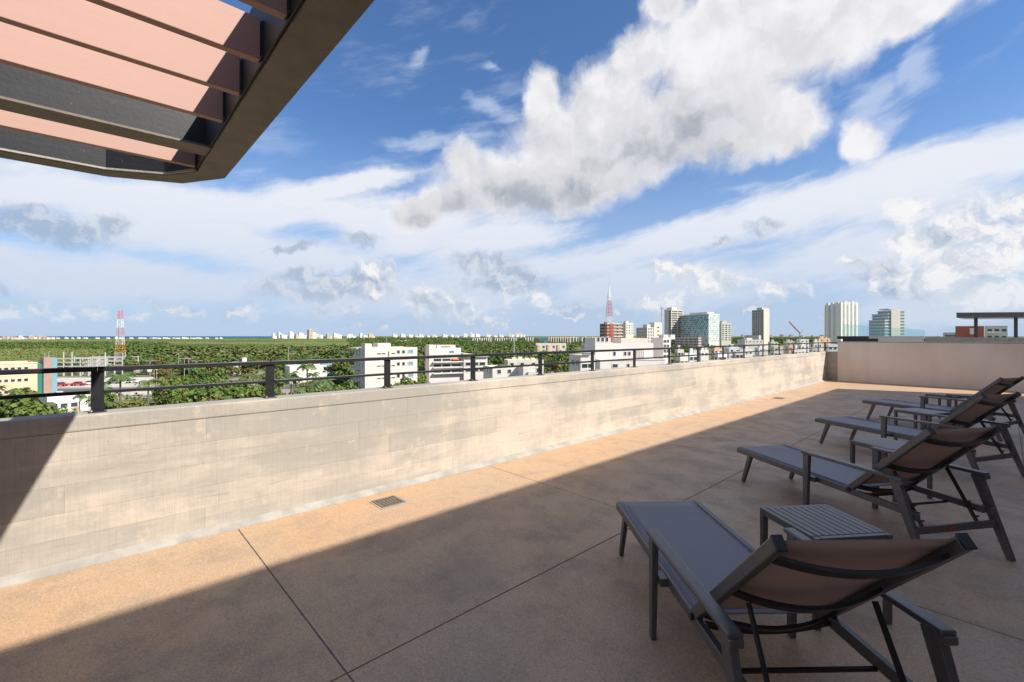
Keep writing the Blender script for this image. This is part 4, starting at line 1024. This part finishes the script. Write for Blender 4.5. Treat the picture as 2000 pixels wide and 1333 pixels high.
# ================================================================== vegetation
def quads_mesh(name, C, N, S, m, roll=None, aspect=1.0):
    """one small leaf-clump face at every centre C, normal N, half size S"""
    n = len(C); N = N/np.linalg.norm(N, axis=1, keepdims=True)
    ref = rng.normal(size=(n, 3)); U = np.cross(N, ref); U /= np.linalg.norm(U, axis=1, keepdims=True)+1e-9; V = np.cross(N, U)
    S = np.asarray(S).reshape(-1, 1)*np.ones((n, 1))
    k = rng.uniform(.65, 1.35, (n, 4, 1))
    P4 = np.stack([C-U*S*k[:, 0]*aspect, C-V*S*k[:, 1], C+U*S*k[:, 2]*aspect, C+V*S*k[:, 3]], 1)
    me = bpy.data.meshes.new(name); me.vertices.add(4*n); me.vertices.foreach_set('co', P4.reshape(-1).astype(np.float32))
    me.loops.add(4*n); me.loops.foreach_set('vertex_index', np.arange(4*n, dtype=np.int32))
    me.polygons.add(n); me.polygons.foreach_set('loop_start', np.arange(0, 4*n, 4, dtype=np.int32)); me.polygons.foreach_set('loop_total', np.full(n, 4, dtype=np.int32))
    me.materials.append(m); me.update(calc_edges=True); return me
def crown_points(n, h, w, lobes, base=.35):
    """leaf positions on the shells of uneven lobes; h full height, w half width"""
    C, Nn = [], []
    cs = []
    for i in range(lobes):
        a = rng.uniform(0, 2*math.pi); r = w*rng.uniform(.15, .68); z = h*rng.uniform(base+.08, .86); cs.append((r*math.cos(a), r*math.sin(a), z, w*rng.uniform(.30, .52)*(1.15-.45*(z/h))))
    cs.append((0, 0, h*.72, w*.5))
    per = n//len(cs)
    for (x, y, z, r) in cs:
        d = rng.normal(size=(per, 3)); d /= np.linalg.norm(d, axis=1, keepdims=True)
        rad = r*rng.uniform(.55, 1.12, (per, 1))
        C.append(np.array([x, y, z])+d*rad*np.array([1, 1, .72])); Nn.append(d+np.array([0, 0, .45])+rng.normal(size=(per, 3))*.45)
    return np.concatenate(C), np.concatenate(Nn)
def tree_proto(h, w, m, n, lobes, leaf):
    C, Nn = crown_points(n, h, w, lobes)
    crown = quads_mesh('crown', C, Nn, rng.uniform(.6, 1.3, len(C))*leaf, m)
    t = MB(); t.tube([(0, 0, 0), (.1, .05, h*.3), (-.05, .1, h*.62)], [.22*h/8, .16*h/8, .07], 6)
    for k in range(5):
        a = k*1.3+rng.uniform(0, .6); t.tube([(.05, .05, h*(.28+.05*k)), (w*.35*math.cos(a), w*.35*math.sin(a), h*(.48+.05*k)), (w*.6*math.cos(a), w*.6*math.sin(a), h*(.60+.05*k))], [.10, .07, .03], 5)
    return crown, t.mesh('trunk', M_bark)
def palm_proto(h, nf, L):
    t = MB(); pts = [(.25*math.sin(k*.5), .12*k*k/25, h*k/5) for k in range(6)]; t.tube(pts, [.24, .19, .17, .16, .15, .17], 7)
    c = MB(); top = Vector(pts[-1])
    for k in range(nf):
        a = 2*math.pi*k/nf*1.0+rng.uniform(-.15, .15); up = rng.uniform(-.15, 1.1); d = Vector((math.cos(a), math.sin(a), 0)); sd = Vector((-math.sin(a), math.cos(a), 0))
        prev = top; LL = L*rng.uniform(.8, 1.1); n = 8
        for i in range(1, n+1):
            s = i/n; p = top+d*LL*s*(1-.12*s)+Vector((0, 0, LL*(up*s-(.55+.55*up)*s*s*1.15)))
            wd = LL*.17*math.sin(math.pi*min(1, .12+s*.88))**.7
            dr = Vector((0, 0, -wd*.55)); g = (p-prev)*.82; fw = d*wd*.35
            c.quad(prev, prev+g, prev+g+sd*wd+dr+fw, prev+sd*wd*.9+dr+fw); c.quad(prev, prev-sd*wd*.9+dr+fw, prev+g-sd*wd+dr+fw, prev+g)
            prev = p
    return c.mesh('fronds', M_palm), t.mesh('trunk', M_bark)
BROAD = [tree_proto(8, 4.2, M_leaf, 1500, 9, .34), tree_proto(7, 3.6, M_leafd, 1400, 8, .32), tree_proto(9.5, 4.4, M_leafd, 1600, 10, .36), tree_proto(6, 3.4, M_leafo, 1200, 8, .32), tree_proto(8.5, 3.2, M_leafo, 1100, 9, .30)]
PALMS = [palm_proto(8, 17, 3.0), palm_proto(6.5, 15, 2.8), palm_proto(9.5, 19, 3.2)]
BROWN = ['leafy green', 'dark green', 'tall dark', 'small olive', 'loose olive']
footprints = []
for o in bpy.data.objects:
    if o.parent is None and o.get('category') in ('building', 'house', 'substation', 'tower') and o.location.z < -5:
        ch = [c for c in o.children if c.name.split('.')[0] in ('wall', 'core', 'upper_storey', 'control_room')]
        for c in ch:
            mt = o.matrix_basis @ c.matrix_basis; p0 = mt @ Vector((0, 0, 0)); ex = mt @ Vector((1, 0, 0))-p0; ey = mt @ Vector((0, 1, 0))-p0
            footprints.append((np.array([p0.x, p0.y]), np.array([ex.x, ex.y]), np.array([ey.x, ey.y])))
def clear(x, y, r):
    for p0, ex, ey in footprints:
        q = np.array([x, y])-p0; lx, ly = np.linalg.norm(ex), np.linalg.norm(ey)
        if lx < .1 or ly < .1: continue
        u, v = q@ex/lx, q@ey/ly
        if -r < u < lx+r and -r < v < ly+r: return False
    return True
placed = []
def where(px, d):
    marks = [(-1e9, 90, 'near the peach office'), (90, 200, 'before the substation'), (200, 300, 'near the orange and white mast'), (300, 450, 'beside the street lamps'), (450, 555, 'near the small white tank house'),
             (555, 690, 'around the white shed'), (690, 830, 'before the four-storey block'), (830, 960, 'by the stepped white block'), (960, 1070, 'by the cream block'), (1070, 1310, 'by the large white complex'), (1310, 1470, 'below the blue building'), (1470, 1e9, 'below the slender grid tower')]
    for a, b, t in marks:
        if a <= px < b: return t
def put_tree(px, d, kind, k, sc, label=None):
    p = P(px, d, GZ)
    cr, tr = (PALMS if kind == 'palm' else BROAD)[k]
    band = 'close below the parapet' if d < 100 else 'farther back' if d > 160 else ''
    lab = label or ('%s %s%s' % ('feathery palm tree' if kind == 'palm' else BROWN[k]+' broadleaf tree', where(px, d), (', '+band) if band else ''))
    o = thing('palm_tree' if kind == 'palm' else 'broadleaf_tree', lab, 'palm' if kind == 'palm' else 'tree', p, random.uniform(0, 6.28), 'palms in the town' if kind == 'palm' else 'trees in the town')
    o.scale = (sc*random.uniform(.9, 1.12), sc*random.uniform(.9, 1.12), sc)
    link('fronds' if kind == 'palm' else 'crown', cr, o); link('trunk', tr, o)
    placed.append((p.x, p.y, 3.3*sc))
def free(x, y, r):
    return clear(x, y, r) and all((x-a)**2+(y-b)**2 > (.62*(r+c))**2 for a, b, c in placed)
# the ones that stand out
put_tree(30, 72, 'broad', 2, 1.02, 'big dense dark tree rising right behind the shaded left end of the parapet')
put_tree(85, 78, 'broad', 1, .95, 'round dark tree beside the big dense tree at lower left')
put_tree(-25, 80, 'broad', 0, .8)
put_tree(232, 92, 'palm', 2, 1.05, 'large palm with drooping fronds just right of the leftmost railing post')
put_tree(292, 100, 'palm', 0, 1.0, 'slim palm standing alone right of the large palm at left')
put_tree(205, 98, 'broad', 0, .75); put_tree(262, 96, 'broad', 3, .8)
put_tree(598, 120, 'palm', 2, 1.08, 'tall palm standing before the long white shed'); put_tree(577, 112, 'palm', 0, .95); put_tree(622, 116, 'palm', 1, 1.0); put_tree(600, 104, 'palm', 1, .9); put_tree(640, 110, 'palm', 0, .9)
put_tree(660, 128, 'broad', 0, 1.1, 'bright green bushy tree left of the cream-white four-storey block'); put_tree(690, 110, 'broad', 3, .9); put_tree(806, 105, 'palm', 1, 1.0); put_tree(795, 100, 'broad', 0, .8)
put_tree(975, 121, 'palm', 0, 1.25, 'palm standing between the annexe and the cream block'); put_tree(1100, 125, 'broad', 4, 1.15); put_tree(1085, 105, 'broad', 2, .8)
for px_, d_2, k_, s_ in ((738, 97, 3, .95), (772, 100, 0, 1.08), (803, 106, 2, .92), (826, 99, 0, 1.12), (852, 105, 1, 1.05), (880, 103, 0, 1.0), (906, 101, 3, 1.2), (932, 105, 2, .9), (1072, 110, 0, 1.0), (1097, 100, 4, .95), (655, 100, 0, 1.0), (520, 96, 1, 1.1), (470, 100, 0, 1.05), (430, 98, 2, .9), (385, 97, 0, .95), (340, 102, 3, 1.2)):
    put_tree(px_, d_2, 'broad', k_, s_)
def roadish(px, d):
    return (px < 720 and 128 < d < 170 and px < 330) or (px < 540 and 139 < d < 168) or (60 < px < 300 and 156 < d < 202) or (62 < px < 190 and 94 < d < 129)
tries = 0
rt = random.Random(17)
def scatter(n, x0, x1, d0, d1, palm, smin=.7, smax=1.1, road=True):
    got = tries = 0
    while got < n and tries < n*60:
        tries += 1
        d = math.sqrt(rt.uniform(d0*d0, d1*d1)); px = rt.uniform(x0, x1); p = P(px, d)
        if road and roadish(px, d): continue
        sc = rt.uniform(smin, smax)
        kind = 'palm' if rt.random() < palm else 'broad'
        if not free(p.x, p.y, 2.2*sc): continue
        put_tree(px, d, kind, rt.randrange(3 if kind == 'palm' else 5), sc); got += 1
scatter(75, 300, 690, 84, 138, .22, .6, .95)
scatter(40, 690, 1110, 80, 150, .12, .55, .85)
scatter(100, 240, 1110, 168, 240, .12)
scatter(22, -40, 240, 206, 240, .1, .6, .9)
scatter(16, -40, 235, 84, 128, .35, .55, .8)
scatter(40, 1312, 1635, 118, 230, .25, .55, .9)
scatter(30, 1312, 1640, 230, 400, .1, .8, 1.1)

# far-off woods and scrub that read as one mass
def woods(name, label, regions, m, per=46, leaf=.8, up=.5):
    Cs, Ns, Ss = [], [], []
    for (n, x0, x1, d0, d1, h0, h1) in regions:
        d = np.sqrt(rng.uniform(d0*d0, d1*d1, n)); px = rng.uniform(x0, x1, n); h = rng.uniform(h0, h1, n)
        bx = RT.x*((px-1000)/FPX*d)+FW.x*d; by = RT.y*((px-1000)/FPX*d)+FW.y*d
        ok = np.ones(n, bool)
        for p0, ex, ey in footprints:
            lx, ly = np.linalg.norm(ex), np.linalg.norm(ey)
            if lx < .1 or ly < .1: continue
            u = ((bx-p0[0])*ex[0]+(by-p0[1])*ex[1])/lx; v = ((bx-p0[0])*ey[0]+(by-p0[1])*ey[1])/ly
            ok &= ~((u > -3) & (u < lx+3) & (v > -3) & (v < ly+3))
        d, h, bx, by = d[ok], h[ok], bx[ok], by[ok]; n = len(d)
        g = rng.normal(size=(n, per, 3)); g /= np.linalg.norm(g, axis=2, keepdims=True)
        r = rng.uniform(.5, 1.1, (n, per, 1))
        w = (h*rng.uniform(.40, .62, n))[:, None, None]
        c = g*r*w*np.array([1, 1, .75]); c[..., 2] += (h*.62)[:, None]
        c[..., 0] += bx[:, None]; c[..., 1] += by[:, None]; c[..., 2] += GZ; c[..., 2] = np.maximum(c[..., 2], GZ+.2)
        Cs.append(c.reshape(-1, 3)); Ns.append((g+np.array([0, 0, up])+rng.normal(size=g.shape)*.35).reshape(-1, 3)); Ss.append((np.repeat(h*leaf/8, per)*rng.uniform(.7, 1.3, n*per)))
    o = link(name, quads_mesh(name, np.concatenate(Cs), np.concatenate(Ns), np.concatenate(Ss), m)); tag(o, label, None, None, 'stuff'); return o
woods('dark_woods', 'dark dense woods beyond the town houses', [(1500, 215, 700, 240, 430, 5, 9), (1100, 640, 1120, 235, 520, 5, 9), (650, -80, 330, 560, 1000, 5, 8), (700, 680, 1180, 520, 1150, 6, 10), (500, 680, 1050, 1150, 2300, 8, 14),
      (700, 1400, 1660, 900, 2400, 9, 15), (260, 1160, 1400, 420, 800, 6, 9), (200, 1660, 2000, 300, 900, 8, 12)], M_leafd)
woods('olive_woods', 'lighter olive trees mixed through the far woods', [(600, 330, 700, 245, 440, 5, 10), (350, 640, 1120, 240, 520, 5, 9), (150, -80, 330, 600, 1000, 5, 8), (250, 1410, 1660, 900, 2000, 9, 14)], M_leafo)
woods('mangrove_scrub', 'flat bright green mangrove scrub stretching to the shore', [(3800, -200, 760, 430, 1100, .7, 1.6), (3500, -400, 800, 1100, 3000, 1.0, 2.0), (900, -80, 240, 300, 560, .6, 1.2)], M_scrub, per=9, leaf=4.0, up=2.2)
woods('shore_trees', 'thin dark belt of trees along the far shore', [(700, -300, 560, 3150, 3500, 3, 6), (500, 530, 1040, 3400, 5600, 6, 11)], M_leafd, per=14, leaf=1.6)
# undergrowth between the town trees
def shrubs(name, label, regions, m):
    return woods(name, label, regions, m, per=26, leaf=1.15)
shrubs('undergrowth', 'low shrubs and hedges filling the gaps between town trees', [(520, 300, 1110, 82, 240, 1.6, 3.4), (160, -60, 300, 80, 128, 1.2, 2.6), (220, 1312, 1640, 110, 330, 1.4, 3.0)], M_leaf)

# ------------------------------------------------------------------ street lamps and parked cars
def lamp(px, d, h, arms, lab):
    o = thing('street_lamp', lab, 'street lamp', P(px, d, GZ), random.uniform(0, 3), 'street lamps along the avenue')
    MB().tube([(0, 0, 0), (0, 0, h)], [.11, .06], 6).build('pole', M_lamp, o)
    for k in range(arms):
        a = 2*math.pi*k/arms; c, s = math.cos(a), math.sin(a)
        ar = MB().tube([(0, 0, h-.25), (c*.7, s*.7, h+.1), (c*1.5, s*1.5, h+.15)], .045, 5).build('arm', M_lamp, o)
        MB().bar((c*1.45, s*1.45, h+.12), (c*2.1, s*2.1, h+.08), .26, .12).build('lamp_head', M_lamp, ar)
for i, (px, d, h, n, lab) in enumerate(((293, 165, 9.0, 4, 'tall street lamp with a ring of heads, leftmost of the avenue lamps'), (301, 150, 7.0, 2, 'double-arm street lamp close right of the leftmost ringed lamp'), (360, 170, 9.5, 4, 'ringed street lamp in the middle of the avenue lamps'),
        (369, 178, 9.3, 4, 'ringed street lamp just right of the middle one'), (384, 172, 8.6, 4, 'rightmost ringed street lamp of the avenue'), (395.5, 140, 6.5, 2, 'slim double-arm lamp post between two railing posts'), (306, 158, 6.6, 2, 'short double-arm lamp behind the slim palm'), (349, 190, 11, 2, 'tallest double-arm lamp before the dark woods'))):
    lamp(px, d, h, n, lab)
def car(px, d, rz, m, lab):
    o = thing('parked_car', lab, 'car', P(px, d, GZ+.05), rz, 'cars parked by the store')
    MB().prism([(-2.1, -.85), (2.1, -.85), (2.1, .85), (-2.1, .85)], .35, .95).build('body', m, o, bevel=.12)
    MB().hexa([(-1.3, -.75, .951), (1.2, -.75, .951), (1.2, .75, .951), (-1.3, .75, .951), (-.8, -.62, 1.48), (.65, -.62, 1.48), (.65, .62, 1.48), (-.8, .62, 1.48)]).build('cabin', M_glass, o)
    for x in (-1.3, 1.3):
        for y in (-.86, .86): MB().tube([(x, y-.1, .33), (x, y+.1, .33)], .33, 10).build('wheel', M_tyre, o)
for px, d, c, lab in ((118, 163, 1, 'red car parked before the substation'), (152, 165, 1, 'red car parked right of the other red car'), (176, 168, 0, 'white car parked near the red-roofed store'), (222, 172, 2, 'grey car parked before the red-roofed store'), (258, 174, 0, 'white car parked farthest right before the red-roofed store')):
    car(px, d, CA+.3, M_car[c], lab)

# ------------------------------------------------------------------ tell look-alikes apart by their order in the view
def column_of(o):
    l = o.location; d = l.x*FW.x+l.y*FW.y; return (l.x*RT.x+l.y*RT.y)/max(d, .1)
ORD = ['', 'leftmost', 'second', 'third', 'fourth', 'fifth', 'sixth', 'seventh', 'eighth', 'ninth', 'tenth', 'eleventh', 'twelfth', 'thirteenth', 'fourteenth', 'fifteenth', 'sixteenth', 'seventeenth', 'eighteenth', 'nineteenth', 'twentieth']
same = {}
for o in bpy.data.objects:
    if o.parent is None and o.get('label'): same.setdefault(o['label'], []).append(o)
for lab, os_ in same.items():
    if len(os_) < 2: continue
    os_.sort(key=column_of); n = len(os_)
    for i, o in enumerate(os_):
        if n == 2: t = ('left one', 'right one')[i]
        elif i == n-1: t = 'rightmost'
        elif i+1 < min(len(ORD), n//2+2): t = 'leftmost' if i == 0 else ORD[i+1]+' from left'
        elif n-i < len(ORD): t = ORD[n-i]+' from right'
        else: continue
        o['label'] = (lab+', '+t) if len((lab+' '+t).replace('-', ' ').split()) <= 16 else lab.replace(' broadleaf', '').replace('dark green', 'dark').replace('small olive', 'olive')+', '+t
